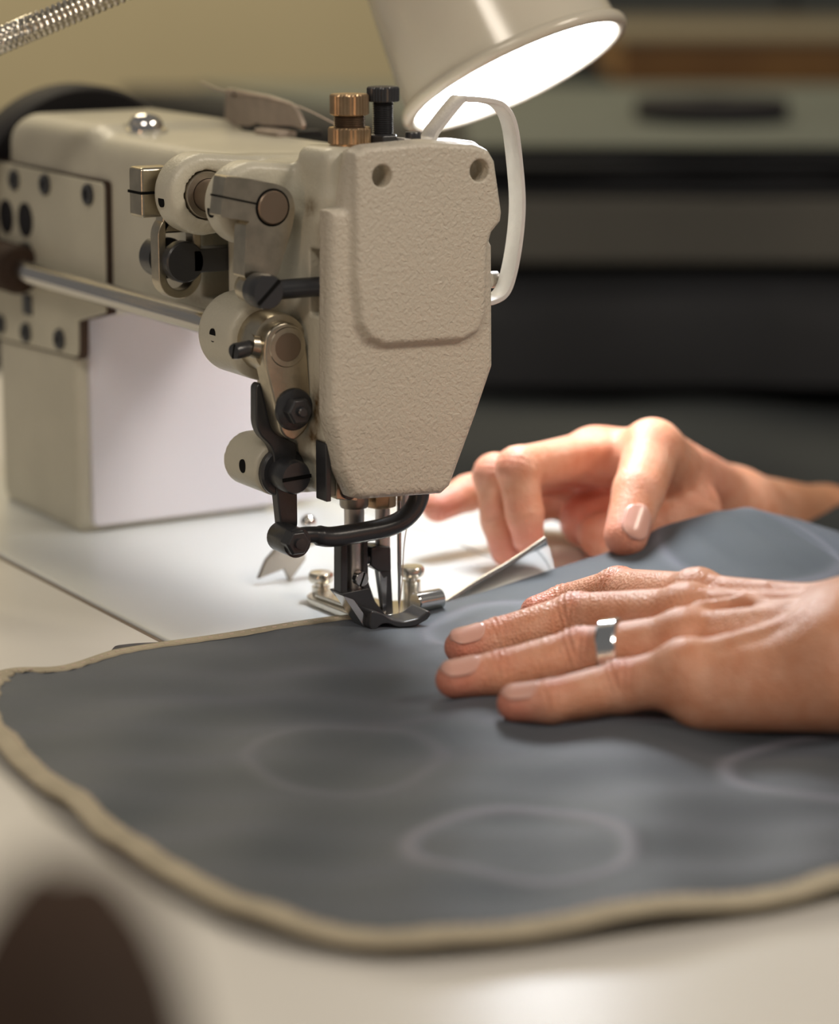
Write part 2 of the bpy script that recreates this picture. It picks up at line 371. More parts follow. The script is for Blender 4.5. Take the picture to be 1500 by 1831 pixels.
# ------------------------------------------------------------------ sewing machine
sm = thing('sewing_machine', 'cream industrial walking foot sewing machine standing in the white table', 'sewing machine', (150, 0, 0))
AY = 45.0                                   # back plane of arm and head
RODY, RODZ = 55.0, 114.0                    # lower shaft
USY, USZ = 60.0, 164.5                      # upper rocking shaft
def body(p):
    x, y, z = p[:, 0], p[:, 1], p[:, 2]
    arm = s_box(p, (-5, -30, 103), (272, AY, 177), 11)
    bulge = s_box(p, (175, -32, 150), (268, AY+1, 180), 13)
    arm = smin(arm, bulge, 8)
    pil = s_box(p, (199, -80, -2), (290, 47, 150), 9)
    d = smax(smin(arm, pil, 16), y-(AY+.3), 2)
    head = smin(s_box(p, (-22, -25, 56), (38, 43, 170), 5), s_box(p, (-22, -25, 100), (3, 43, 185.5), 5), 6)
    head = smax(head, ((y+24.5)*-47.1+(z-101.5)*-21.9)/52, 2)
    col = s_box(p, (-25, 22, 70), (10, AY+.6, 161.5), 3.5)
    head = smin(head, col, 3)
    d = smin(d, head, 7)
    # ears of the upper rocking shaft
    for x0, x1 in ((0, 14), (40, 56)):
        e2 = np.sqrt((np.maximum(np.abs(y-(USY+10)/2)-(USY-10)/2, 0))**2+(z-USZ)**2)-15.5+0.10*np.maximum(USY-y, 0)
        d = smin(d, s_ext(e2, x, x0, x1, 3.5), 4)
    # boss of the lower shaft, boss of the bell lever
    e2 = np.sqrt((np.maximum(np.abs(y-(RODY+20)/2)-(RODY-20)/2, 0))**2+(z-RODZ)**2)-15.5
    d = smin(d, s_ext(e2, x, 3, 30, 2), 3)
    e2 = np.sqrt((np.maximum(np.abs(y-(52+20)/2)-(52-20)/2, 0))**2+(z-65.5)**2)-10.4
    d = smin(d, s_ext(e2, x, 0, 26, 1.2), 2.5)
    # hollow bottom of the head, slots, bores
    d = np.maximum(d, -s_box(p, (-40, -21, 20), (28, 33, 82), 2))
    d = np.maximum(d, -s_box(p, (-40, 25, 20), (-15, 60, 78.5), 1))
    d = np.maximum(d, -s_box(p, (-25.5, 22, 125), (-13.5, 60, 149), 1))
    d = np.maximum(d, -s_box(p, (54, 20, 120.5), (77, 60, 147), 1))
    d = np.maximum(d, -(np.sqrt((y-USY)**2+(z-USZ)**2)-9.4+1e3*((x < 36) | (x > 44))))
    return d
v, Q = sdf_mesh(body, (-34, -50, -8), (296, 84, 194), 1.25)
bo = mesh_np('casting', v, Q, M['casting'], sm)
stn = np.zeros(len(v))
for a, b, yy, rx, rz, am in ((568, 735, AY, 3, 9, 1), (562, 780, AY, 5, 3.4, 1), (573, 712, AY, 2, 5, .8), (566, 372, 42, 4, 4, .7), (345, 535, AY, 12, 2, .4), (350, 398, USY, 9, 2, .5), (575, 420, AY, 3, 8, .25), (300, 300, 30, 40, 3, .2)):
    q = at(a, b, y=yy); stn = np.maximum(stn, am*np.exp(-((v[:, 0]-q[0])/rx)**2-((v[:, 1]-q[1])/8)**2-((v[:, 2]-q[2])/rz)**2))
vcol(bo, 'stain', stn)
# added plate on the pillar's throat side, lamp's lavender light painted into it
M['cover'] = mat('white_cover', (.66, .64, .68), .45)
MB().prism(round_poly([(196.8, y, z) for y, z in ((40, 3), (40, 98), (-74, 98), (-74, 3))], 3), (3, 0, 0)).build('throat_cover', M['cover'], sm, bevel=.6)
# bed
MB().box(BX0, BX1, BY0, BY1-.6, -16, 0).build('bed', M['bed'], sm, bevel=1.6, seg=3)
MB().box(BX0, BX1, BY0, BY0+2.2, -.5, 1.0).build('bed_lip', M['bed'], sm, bevel=.5)
MB().box(-14, 24, -24, 16, -.4, .7).build('needle_plate', M['steel'], sm, bevel=.3)
# face plate: outline taken on its own plane
FX = -31.0
PB = [tuple(at(a, b, x=FX)[1:]) for a, b in ((634, 272), (655, 262), (760, 252), (855, 259), (876, 268), (888, 288), (902, 380), (900, 396), (884, 416), (880, 432), (884, 440), (885, 655),
      (812, 872), (797, 886), (655, 896), (636, 893), (612, 845), (590, 745), (592, 378), (618, 372))]
PP = [tuple(at(a, b, x=FX-3)[1:]) for a, b in ((636, 276), (655, 264), (760, 254), (855, 260), (875, 269), (886, 288), (899, 380), (897, 396), (881, 416), (873, 440), (870, 560), (858, 592), (830, 609), (690, 618), (662, 606), (646, 580), (637, 500))]
HOLES = [at(683, 315, x=FX-3), at(857, 305, x=FX-3)]
def plate(p):
    x, y, z = p[:, 0], p[:, 1], p[:, 2]
    front = FX+.0+np.clip((84-z)*.05, 0, 1.4)
    xx = x-front
    b = s_ext(s_poly2(y, z, PB), xx, 0, 11, 3.6)
    q = s_ext(s_poly2(y, z, PP), xx, -3.2, 6, 2.2)
    d = smin(b, q, 2.4)
    for hc in HOLES:
        d = smax(d, -(np.maximum(np.sqrt((y-hc[1])**2+(z-hc[2])**2)-4.1, x-(FX+5.5))), .5)
    return d
v, Q = sdf_mesh(plate, (-38, -34, 50), (-16, 50, 192), .7)
fp = mesh_np('face_plate', v, Q, M['hammer'], sm)
# cover plate on the back of the arm
CPO = lambda e: round_poly([at(a+e, b+f_, y=AY+2.6) for a, b, f_ in ((183, 328, -e*.6), (187, 560, e*.5), (138, 574, 0), (138, 640, e))]+[np.array([300, AY+2.6, 76-e*.2]), np.array([300, AY+2.6, 158.5+e*.15])], [3, 1, 1, 4, 0, 0])
MB().prism([p-np.array([0, 1.2, 0]) for p in CPO(5)], (0, -3, 0)).build('gasket', M['leather'], sm, smooth=False)
cp = MB().prism(round_poly([at(a, b, y=AY+2.6) for a, b in ((183, 328), (187, 560), (138, 574), (138, 640))]+[np.array([300, AY+2.6, 76]), np.array([300, AY+2.6, 158.5])], [3, 1, 1, 4, 0, 0]), (0, -4, 0)).build('cover_plate', M['enamel'], sm, bevel=.7)
for a, b in ((27, 322), (82, 330), (159, 348), (108, 607), (48, 595), (2, 580)):
    c = at(a, b, y=AY+2.7); MB().lathe(c, (0, 1, 0), [(4.6, -1), (4.6, 1.2), (4.1, 1.7), (2.4, 1.7), (2.4, .4), (0.1, .4)], 20).build('bolt', M['black'], cp)
for a, b in ((12, 387), (46, 393)):
    c = at(a, b, y=AY+2.7); MB().lathe(c, (0, 1, 0), [(7.6, -1), (7.6, .7), (6.9, .9), (6.5, .5), (0.1, .5)], 24).build('plug', M['rubber'], cp)
for a, b in ((48, 452), (50, 545)):
    c = at(a, b, y=AY+2.7); MB().box(c[0]-4.5, c[0]+4.5, c[1]-1, c[1]+1, c[2]-4.5, c[2]+4.5).build('square_block', M['black'], cp, bevel=.5)
rodpl = MB().lathe((285, RODY, RODZ), (-1, 0, 0), [(0.1, 0), (11, 0), (11, 48), (9.5, 50), (6, 50)], 28).build('rod_bushing', M['leather'], sm)
MB().lathe((12, RODY, RODZ), (1, 0, 0), [(0.1, 0), (4.9, 0), (4.9, 235), (0.1, 235)], 28).build('shaft_rod', M['steel'], sm)
# handwheel
hw = MB().lathe((285, 2, 134), (1, 0, 0), [(8, -10), (40, -6), (55, -10), (57, -6), (57, 12), (54, 16), (40, 12), (8, 16)], 64).build('handwheel', M['rubber'], sm)

# upper rocking shaft, clamp levers
MB().lathe((-13, USY, USZ), (1, 0, 0), [(0.1, 0), (5.7, 0), (6.1, .4), (6.1, 92), (0.1, 92)], 32).build('rocking_shaft', M['shaftend'], sm)
MB().lathe((39.6, USY, USZ), (1, 0, 0), [(6.3, 3), (6.3, -.4), (8.6, -.4), (8.9, 0), (8.9, 3)], 32, cap=False).build('bushing', M['dullsteel'], sm)
def screw(c, ax, r, t, parent, name='screw', m='black', slot=True, ang=.4, hexa=False):
    c = np.asarray(c, float); ax = np.asarray(ax, float)
    o = MB().lathe(c, ax, [(r*.98, -t), (r, -t*.2), (r, t*.55), (r*.9, t*.75), (.1, t*.78)], 6 if hexa else 28).build(name, M[m], parent)
    if slot and not hexa:
        t_ = np.array([0, 0, 1.]) if abs(ax[2]) < .9 else np.array([1., 0, 0]); u = np.cross(t_, ax); u /= np.linalg.norm(u); vv = np.cross(ax, u)
        d = u*math.cos(ang)+vv*math.sin(ang); e = np.cross(ax, d)
        MB().obox(c+ax*t*.78, d, e, ax, r*.95, r*.11, .14).build('screw_slot', M['dark'], o, smooth=False)
    return o
NX = np.array([-1., 0, 0])
L1X = -12.0
l1 = MB().prism(round_poly(outl([(403, 315), (440, 318), (500, 330), (520, 342), (529, 372), (522, 410), (495, 497), (470, 505), (437, 497), (440, 402), (447, 396), (394, 388)], L1X), [1, 2, 8, 6, 8, 6, 3, 3, 1, 1, .5, 1]), (9, 0, 0)).build('clamp_lever', M['nickel'], sm, bevel=1.0, seg=3)
c = at(437, 350, x=L1X); q = [at(a, b, x=L1X-.06) for a, b in ((398, 352), (466, 366))]
dv = (q[1]-q[0]); ln = np.linalg.norm(dv); dv /= ln
MB().obox((q[0]+q[1])/2+np.array([4.5, 0, 0]), dv, np.cross(NX, dv), NX, ln/2+.3, .35, 4.7).build('clamp_slit', M['dark'], l1, smooth=False)
MB().lathe((L1X+.5, USY, USZ), NX, [(6.9, 0), (6.9, .62), (6.1, .62), (6.1, 0)], 32, cap=False).build('shaft_groove', M['dark'], l1)
l1s = screw(at(472, 521, x=-19), NX, 6.4, 5, sm, 'shoulder_screw', ang=.75)
MB().tube([at(478, 520, x=-13), at(520, 516, x=-15), at(575, 512, x=-20), at(600, 511, x=-20)], 3.6).build('connecting_rod', M['black'], sm)
MB().lathe(at(443, 513, x=-2), NX, [(.1, -1), (5, -1), (5.4, 0), (5.4, 7), (4.8, 8), (.1, 8)], 24).build('pivot_pin', M['nickel'], sm)
# far clamp lever with its slotted link
fxx = 57.0
MB().box(fxx+1, fxx+12, USY+5, USY+19, USZ-9.5, USZ+9.5).build('far_clamp', M['nickel'], sm, bevel=1.5, seg=3)
c = np.array([fxx+6.5, USY+12.2, USZ]); MB().box(fxx+.5, fxx+12.4, USY+8, USY+19.2, USZ-.5, USZ+.5).build('clamp_slit', M['dark'], sm, smooth=False)
def slot_ring(cy, cz, w, hgt, t, n=24):
    out, inn = [], []
    for k in range(n*2):
        a = 2*math.pi*k/(n*2); s_ = 1 if math.sin(a) >= 0 else -1
        out.append((cy+w*math.cos(a), cz+s_*hgt+w*math.sin(a))); inn.append((cy+(w-t)*math.cos(a), cz+s_*hgt+(w-t)*math.sin(a)))
    return out, inn
lc = at(322, 462, x=fxx+2); out, inn = slot_ring(lc[1], lc[2]+1, 9.2, 7.5, 3.4)
mb = MB(); n = len(out)
R4 = [[(fxx+2, a, b) for a, b in out], [(fxx+9, a, b) for a, b in out], [(fxx+9, a, b) for a, b in inn], [(fxx+2, a, b) for a, b in inn]]
mb.loft(R4, closed=True); mb.build('slotted_link', M['nickel'], sm, bevel=.5)
MB().box(fxx+2, fxx+9, lc[1]-4, lc[1]+7, USZ-16, USZ-8).build('link_neck', M['nickel'], sm, bevel=1)
MB().lathe((fxx-3, lc[1], lc[2]-1), (1, 0, 0), [(.1, 0), (7.4, 0), (8, .6), (8, 5), (5, 6), (5, 16), (8, 16), (8, 25), (.1, 25.5)], 28).build('link_pin', M['black'], sm)
MB().box(fxx-3, fxx+6, 20, lc[1]-3, lc[2]-5.5, lc[2]+3.8).build('link_bar', M['black'], sm, bevel=.8)
for y0, z0 in ((76.2, 164), (74.6, 165)): pass
for x0, yy, zz in ((7, USY+15.2, USZ-2), (48, USY+15.2, USZ-2), (17, RODY+15.2, RODZ+1), (10, 52+10.2, 65.8)):
    o = MB().lathe((x0, yy+.1, zz), (0, 1, 0), [(2.6, -1.5), (2.6, .15), (.1, .15)], 18).build('set_screw', M['dark'], sm)

# lower crank lever
L2X = -13.0
l2 = MB().prism(round_poly(outl([(513, 572), (545, 590), (551, 640), (557, 720), (553, 765), (527, 792), (503, 778), (490, 720), (470, 640), (478, 590)], L2X), [9, 8, 6, 6, 8, 8, 6, 5, 8, 9], 6), (8.5, 0, 0)).build('crank_lever', M['nickel'], sm, bevel=1.1, seg=3)
MB().lathe((L2X-.3, RODY, RODZ-.6), (1, 0, 0), [(5.3, -.1), (7.2, -.1), (7.6, .4)], 32, cap=False).build('bore_ring', M['nickel'], l2)
MB().lathe((L2X-.2, RODY, RODZ-.6), NX, [(5.3, -2), (5.3, .1), (.1, .2)], 32).build('shaft_end', M['shaftend'], l2)
MB().lathe((L2X-.05, RODY, RODZ-.6), NX, [(6.0, -1), (6.0, .3), (5.25, .3)], 32, cap=False).build('shaft_groove', M['dark'], l2)
MB().lathe((L2X+4, RODY+1, RODZ), (1, 0, 0), [(11, 0), (11.4, 2), (11.4, 12.2)], 36).build('lever_hub', M['nickel'], l2)
MB().tube([at(470, 622, x=-6), at(452, 618, x=-7), at(445, 617, x=-7)], [5.5, 4.4, 4.2], 16).build('clamp_lug', M['nickel'], l2)
screw(at(430, 626, x=-8), np.array([-.25, .95, -.05]), 3.0, 4.5, l2, 'clamp_screw', ang=1.3)
nc = at(525, 732, x=L2X-.2)
nu = MB().lathe(nc, NX, [(7.6, -.5), (7.9, .3), (7.4, 1.2), (5.4, 1.8)], 30).build('flange_nut', M['black'], sm)
MB().lathe(nc, NX, [(5.3, 1), (5.3, 5.2), (4.6, 6)], 6).build('hexagon', M['black'], nu, smooth=False, bevel=.3)
MB().lathe(nc, NX, [(1.9, 5), (1.9, 7.4), (1.5, 7.8), (.1, 7.8)], 16).build('stud', M['black'], nu)
# bell lever, its screw and joint
L3X = -4.0
l3 = MB().prism(round_poly(outl([(465, 684), (474, 690), (500, 778), (531, 793), (533, 940), (528, 952), (503, 952), (492, 850), (488, 800), (466, 780), (458, 760), (458, 692)], L3X), [2, 2, 2, 1, 2, 2, 2, 3, 3, 4, 3, 2]), (5, 0, 0)).build('bell_lever', M['black'], sm, bevel=.7)
MB().lathe((8, 51.5, 64.5), NX, [(9.4, 0), (9.4, 10), (8.6, 11), (7, 11)], 30).build('bell_collar', M['black'], sm)
screw(at(520, 851, x=-9), NX, 6.4, 6, sm, 'pivot_screw', ang=0.05)
jn = at(520, 966, x=-10)
MB().lathe(jn+np.array([9, 0, 0]), NX, [(.1, 0), (5.3, 0), (5.7, .6), (5.7, 14), (.1, 14)], 26).build('joint_sleeve', M['black'], sm)
jc = at(526, 968, x=-15)
ju = MB().lathe(jc, NX, [(5.0, -2), (5.0, 3), (4.3, 4)], 6).build('joint_nut', M['black'], sm, smooth=False, bevel=.3)
MB().lathe(jc, NX, [(2, 3), (2, 5.2), (.1, 5.4)], 16).build('stud', M['black'], ju)
MB().tube(spline([at(a, b, x=-10) for a, b in ((532, 958), (560, 956), (590, 960), (640, 953), (690, 943), (724, 926), (745, 900), (752, 868), (752, 850))], 6), [3.2]*8+[3.9]*41, 16).build('lifting_rod', M['black'], sm)

# oil stain under the crank lever, presser-bar guides
MB().box(-23.5, -15.6, 43.0, AY+.2, 56.3, 78.3).build('guide_strip', M['black'], sm, bevel=.4)
gb = MB().prism([at(a, b, x=-16) for a, b in ((601, 823), (640, 822), (640, 897), (601, 893))], (14, 0, 0)).build('bar_clamp', M['nickel'], sm, bevel=.5)
for a, b in ((624, 846), (624, 879)): screw(at(a, b, x=-16.5), NX, 3.0, 1.6, gb, 'clamp_screw', slot=False)
# presser bar, walking-foot bar, needle
PBX, PBY = 2.0, at(633, 905, x=2)[1]
zt = 80
MB().lathe((PBX, PBY, 9), (0, 0, 1), [(.1, 0), (3.7, .2), (3.9, .8), (3.9, zt-9)], 28).build('presser_bar', M['barsteel'], sm)
MB().lathe((PBX, PBY, 46.5), (0, 0, 1), [(4, 0), (5.2, .2), (5.6, 1.2), (5.6, 6)], 28).build('bar_collar', M['dullsteel'], sm)
B2 = at(684, 930, x=4); NBX, NBY = B2[0], B2[1]
MB().lathe((NBX, NBY, 22), (0, 0, 1), [(.1, 0), (2.9, .1), (2.9, 60)], 24).build('foot_bar', M['barsteel'], sm)
MB().lathe((NBX, NBY+.8, 44.5), (0, 0, 1), [(3, 0), (5.8, .6), (6.2, 1.4), (6.2, 6)], 8).build('bar_nut', M['brass'], sm, smooth=False, bevel=.4)
MB().lathe((1.5, -2.6, 38), (0, 0, 1), [(.1, 0), (2.4, .2), (2.4, 40)], 20).build('needle_bar', M['barsteel'], sm)
ND = MB().lathe((0, 0, 1.5), (0, 0, 1), [(.08, 0), (.4, 4), (.62, 7), (.62, 14), (.85, 22), (.85, 46), (.1, 46)], 14).build('needle', M['steel'], sm)
fc_ = MB().prism(round_poly([at(a, b, x=0) for a, b in ((664, 980), (672, 976), (699, 978), (700, 1020), (676, 1022), (664, 1012))], .8), (8, 0, 0)).build('foot_clamp', M['black'], sm, bevel=.6)
screw(at(664, 998, x=3), (0, 1, 0), 2.4, 4, fc_, 'thumb_screw', slot=False)
MB().prism(round_poly([at(a, b, x=1) for a, b in ((680, 1018), (699, 1016), (704, 1108), (692, 1106), (686, 1060))], .6), (5, 0, 0)).build('inner_foot_blade', M['black'], sm, bevel=.5)
MB().prism(round_poly([at(a, b, x=.5) for a, b in ((679, 1022), (686, 1034), (692, 1030), (690, 1096), (685, 1098), (683, 1060))], .3), (1, 0, 0)).build('blade_bevel', M['steel'], sm, bevel=.2)
MB().prism(round_poly([at(a, b, x=2) for a, b in ((704, 1100), (738, 1088), (742, 1096), (720, 1104), (706, 1108))], .6), (7, 0, 0)).build('inner_toe', M['black'], sm, bevel=.5)
# outer presser foot: channel shank, sloping sole
pf = MB().prism(round_poly([at(a, b, x=2.4) for a, b in ((610, 955), (658, 955), (659, 1040), (671, 1075), (684, 1092), (700, 1104), (676, 1128), (664, 1128), (612, 1064))], .8), (6, 0, 0)).build('presser_foot', M['black'], sm, bevel=.6)
for a, b in ((610, 622), (650, 658)):
    MB().prism([at(a, 958, x=-3), at(b, 958, x=-3), at(b, 1063, x=-3), at(a, 1063, x=-3)], (6, 0, 0)).build('channel_flange', M['black'], pf, bevel=.5)
MB().prism(round_poly([at(a, b, x=-4.5) for a, b in ((611, 1062), (660, 1052), (672, 1080), (690, 1099), (672, 1127), (660, 1119), (613, 1066))], .8), (9.5, 0, 0)).build('slope', M['black'], pf, bevel=.9)
MB().prism(round_poly([at(a, b, x=-15) for a, b in ((614, 1066), (632, 1072), (655, 1104), (668, 1118), (668, 1131), (656, 1128))], .6), (8, 0, 0)).build('polished_edge', M['steel'], pf, bevel=.7)
MB().prism(round_poly([at(a, b, x=-18) for a, b in ((664, 1092), (686, 1098), (700, 1108), (722, 1112), (748, 1106), (766, 1091), (772, 1097), (766, 1108), (742, 1121), (712, 1123), (694, 1115), (682, 1117), (668, 1131), (660, 1122))], 1.2), (12, 0, 0)).build('sole', M['black'], pf, bevel=.8)
screw(at(645, 1035, x=-4.4), NX, 2.9, 1.8, pf, 'foot_screw', 'steel', ang=1.2)

# top: tension screws, thread guard, bracket, plugs
HZ = 185.3
def knob(c, prof, m, name, parent, seg=64, kn=True): return MB().lathe(c, (0, 0, 1), prof, seg).build(name, M[m], parent, smooth=False)
def ztop(px, py): return at(px, py, z=HZ)
cc = at(624, 255, z=HZ); bx = np.array([cc[0]+9, cc[1]-5.5, HZ])
bx = at(625, 254, x=-12); bx[2] = HZ-.5
b1 = knob(bx, [(7.2, 0), (7.2, 1.2, 0), (7.9, 1.4, .35), (7.9, 6.6, .35), (7.4, 7.2)], 'brass', 'tension_screw', sm)
MB().lathe(bx, (0, 0, 1), [p for k in range(7) for p in ((5.3, 7+k*.75), (5.9, 7.37+k*.75))], 28).build('screw_thread', M['shaftend'], b1)
knob(bx, [(6.6, 11.6), (7.2, 12, .35), (7.2, 18.6, .35), (6.6, 19.2), (.1, 19)], 'brass', 'knurled_head', b1)
kx = at(685, 250, x=-14); kx[2] = HZ-.2
k1 = MB().lathe(kx, (0, 0, 1), [(5.7, 0), (5.7, 3.4), (5, 4)], 6).build('adjusting_screw', M['black'], sm, smooth=False, bevel=.3)
MB().lathe(kx, (0, 0, 1), [p for k in range(16) for p in ((3.5, 3.6+k*.78), (4.05, 4+k*.78))], 24).build('screw_thread', M['black'], k1)
knob(kx, [(5.6, 15.8), (6, 16.2, .35), (6, 20.6, .35), (5.4, 21.2), (.1, 21)], 'black', 'knurled_head', k1)
gx = -20.0
path = spline([at(a, b, x=gx) for a, b in ((722, 252.5), (770, 253), (786, 232), (826, 182), (838, 178), (880, 181), (905, 192), (922, 225), (932, 300), (936, 370), (930, 440), (918, 500), (905, 528), (884, 540), (868, 542))], 6)
mb = MB(); rings = []
for i, p in enumerate(path):
    t = path[min(i+1, len(path)-1)]-path[max(i-1, 0)]; t /= np.linalg.norm(t); nn = np.cross(np.array([1., 0, 0]), t)
    rings.append([p+nn*a+np.array([b, 0, 0]) for a, b in ((-1.0, 0), (-.7, -.4), (.7, -.4), (1, 0), (1, 8.6), (.7, 9), (-.7, 9), (-1, 8.6))])
mb.loft(rings); tg = mb.build('thread_guard', M['white'], sm)
sx_ = at(738, 247, x=gx+2); screw(sx_, (0, 0, 1), 3, 3.0, tg, 'guard_screw', slot=False)
screw(at(883, 500, x=-8), (0, -1, 0), 3.2, 2, sm, 'side_screw', 'dullsteel')
# bent sheet bracket on the arm, dome nut, oil plug
bkY = -23.0
bk = MB().prism(round_poly([at(a, b, y=bkY) for a, b in ((404, 158), (478, 171), (518, 184), (532, 200), (541, 224), (538, 231), (520, 226), (466, 224), (455, 219), (444, 226), (400, 224))], [1, 2, 5, 5, 2, 1, 1, 2, 3, 2, .5]), (0, -1.8, 0)).build('sheet_bracket', M['satin'], sm, bevel=.4)
q = at(500, 229, y=bkY); MB().box(q[0]-13, q[0]+8, q[1]-1, q[1]+8, 177, 179.4).build('bracket_foot', M['satin'], bk, bevel=.5)
screw(at(418, 167, y=bkY+.4), (0, 1, 0), 1.3, .6, bk, 'rivet', 'dark', slot=False)
dn = at(260, 210, y=20); MB().lathe((dn[0], dn[1], 176.5), (0, 0, 1), [(9.5, 0), (9.5, 2), (7.6, 2.6), (7.2, 5), (5.5, 7.4), (2.6, 8.6), (.1, 8.9)], 28).build('dome_nut', M['chrome'], sm)
op = at(553, 237, z=177.5); MB().lathe((op[0], op[1], 176.6), (0, 0, 1), [(5.4, 0), (5.4, 1.2), (4.6, 1.9), (.1, 2)], 24).build('oil_plug', M['rubber'], sm)
# ------------------------------------------------------------------ edge guide with thumb screws and folder, forked bracket, thread
eg = thing('edge_guide', 'nickel swing bracket with two thumb screws on the white bed behind the needle', 'sewing guide', (40, 5, 0))
MB().prism(round_poly([at(a, b, z=3.2) for a, b in ((545, 1066), (556, 1056), (620, 1058), (700, 1074), (780, 1066), (792, 1078), (742, 1094), (650, 1106), (632, 1100))], [4, 4, 4, 4, 3, 3, 4, 4, 3]), (0, 0, -3.1)).build('bracket_plate', M['bright'], eg, bevel=.7)
MB().prism(round_poly([at(a, b, z=5) for a, b in ((560, 1060), (588, 1052), (640, 1066), (690, 1084), (664, 1092), (610, 1078))], 2), (0, 0, -1.9)).build('slide', M['bright'], eg, bevel=.6)
for a, b, r, h0 in ((574, 1058, 5, 4.5), (736, 1072, 5, 10)):
    q = at(a, b, z=3.2); MB().lathe((q[0], q[1], 3), (0, 0, 1), [(3.6, 0), (3.6, h0-2), (2.6, h0-2), (2.6, h0), (r-.4, h0), (r, h0+.6), (r, h0+3), (r-.6, h0+3.8), (1, h0+3.4), (.1, h0+3.4)], 28).build('thumb_screw', M['bright'], eg)
q0, q1 = at(742, 1078, z=6), at(786, 1070, z=6); MB().lathe(q0, q1-q0, [(.1, 0), (3.6, 0), (4, .5), (4, np.linalg.norm(q1-q0)), (.1, np.linalg.norm(q1-q0))], 24).build('roller', M['chrome'], eg)
bd = thing('tape_folder', 'mirror polished steel tape folder standing beside the grey fabric edge', 'sewing attachment', tuple(at(800, 1085, x=7)))
XB = 7.0
top_ = spline([at(a, b, x=XB+d) for a, b, d in ((772, 1096, 0), (800, 1078, 0), (850, 1045, 0), (920, 1003, -1), (976, 965, -2))], 6)
bot_ = spline([at(a, b, x=XB+d) for a, b, d in ((776, 1100, 0), (806, 1086, 1), (860, 1064, 4), (930, 1040, 7), (992, 1022, 9))], 6)
mb = MB(); rings = []
for i in range(len(top_)):
    a, b = top_[i], bot_[i]; prof = []
    for k in range(9):
        t = k/8; bulge = math.sin(math.pi*t)*(.3+1.5*i/len(top_)); prof.append(a+(b-a)*t+np.array([-bulge*.5, bulge*.0, 0])-np.array([0, 0, 0]))
    rings.append(prof+[p+np.array([1.0, 0, .0]) for p in prof[::-1]])
mb.loft(rings); mb.build('folder_scoop', M['chrome'], bd)
MB().tube([p+np.array([.3, 0, .3]) for p in top_], 1.1, 10).build('rolled_edge', M['steel'], bd)
fk = thing('forked_bracket', 'small forked steel bracket with a bright ball knob on the bed behind the levers', 'bracket', tuple(at(505, 1040, z=0)))
fb = at(505, 1040, z=0); X0 = fb[0]
fm = MB().prism([at(a, b, x=X0) for a, b in ((500, 975), (545, 975), (548, 1000), (519, 1040), (508, 1018), (462, 1036), (476, 1002))], (2.2, 0, 0)).build('fork', M['dullsteel'], fk, bevel=.5)
MB().tube(spline([at(a, b, x=X0+1) for a, b in ((520, 990), (548, 968), (590, 962), (642, 978))], 6), 2.6, 12).build('bent_arm', M['nickel'], fk)
MB().lathe(at(551, 934, x=X0+1)-np.array([0, 0, 3]), (0, 0, 1), [(1.5, -4), (1.5, 0)]+[(3.4*math.sin(a), 3-3.4*math.cos(a)) for a in np.linspace(.5, 3.1, 9)], 18).build('ball_knob', M['chrome'], fk)
th = MB().tube(spline([at(742, 880, x=2), at(724, 962, x=-1), at(719, 1040, x=-1.2), at(714, 1090, x=-.6), at(713.5, 1107, x=-.3)], 8), .22, 8).build('needle_thread', M['thread'])
tag(th, 'thin pale thread running down beside the needle into the fabric', 'thread')
th2 = MB().tube(spline([at(360, 148, y=-22), at(402, 163, y=-22), at(470, 172, y=-22), at(540, 193, y=-22), at(600, 222, y=-21)], 8), .3, 8).build('guide_thread', M['thread'])
tag(th2, 'loose thread passing through the sheet bracket on top of the arm', 'thread')

# ------------------------------------------------------------------ the grey panel on the table
rng = np.random.default_rng(5)
CE = 3.0                                    # x of the sewn edge
HY = [200, 60, 27, -5, -18, -42, -73, -101, -132, -155, -173, -200, -222, -260, -340]
HZv = [0, .3, 0, -.6, -.8, 1.6, 6.6, 10.2, 18.6, 21.2, 20.4, 12.5, 4.5, -12, -60]
RINGS = [(-250, 107, 32, 1), (-243, -15, 33, .8), (-154, 112, 31, .35), (-45, -22, 33, .6), (-28, -150, 38, .5), (-148, -12, 32, .6)]
def cloth_z(X, Y):
    X = np.asarray(X, float); Y = np.asarray(Y, float)
    hill = np.interp(Y, HY[::-1], HZv[::-1]); fall = np.exp(-(np.maximum(CE-X, 0)/62)**2)
    z = 3.4+np.where(Y < -175, hill*fall-(1-fall)*.9*np.maximum(-172-Y, 0), hill*fall)
    wa = np.clip((-X-20)/60, 0, 1); z = z+(.5+.9*wa)*np.sin(X*.085+Y*.05+.6)*np.sin(Y*.04-X*.02)+(.2+.25*wa)*np.sin(X*.16-Y*.09)+.9*wa*np.sin(X*.05+.03*Y+2)*np.sin(Y*.06+X*.015)+.8*wa+.9*np.exp(-((X+.75*Y+150)/16)**2)*np.exp(-((Y-20)/60)**2)
    z = z+1.2*np.exp(-((X-.55*Y+178)/11)**2)*np.exp(-((Y-35)/45)**2)+.8*np.exp(-((X+.3*Y+118)/9)**2)*np.exp(-((Y-70)/38)**2)
    z = z-1.7*np.exp(-((X+12)/15)**2-(Y/15)**2)+1.6*np.clip((-250-X)/60, 0, 1)+.5*np.clip((Y-150)/40, 0, 1)
    for a, b, r, am in RINGS:
        d = np.hypot(X-a, Y-b)-r+1.2*np.sin(3*np.arctan2(Y-b, X-a)+a); z = z+am*(.75*np.exp(-(d/2.6)**2)-.25*np.clip(-d/3, 0, 1))
    return z
def rub_sheen(X, Y):  # sheen of the rubbed ring marks, painted as a lighter colour
    v = np.zeros_like(X)
    for a, b, r, am in RINGS: v = np.maximum(v, am*np.exp(-((np.hypot(X-a, Y-b)-r+1.2*np.sin(3*np.arctan2(Y-b, X-a)+a))/2.8)**2))
    return v*.8
OUT = [(CE, -345), (CE, 120)]
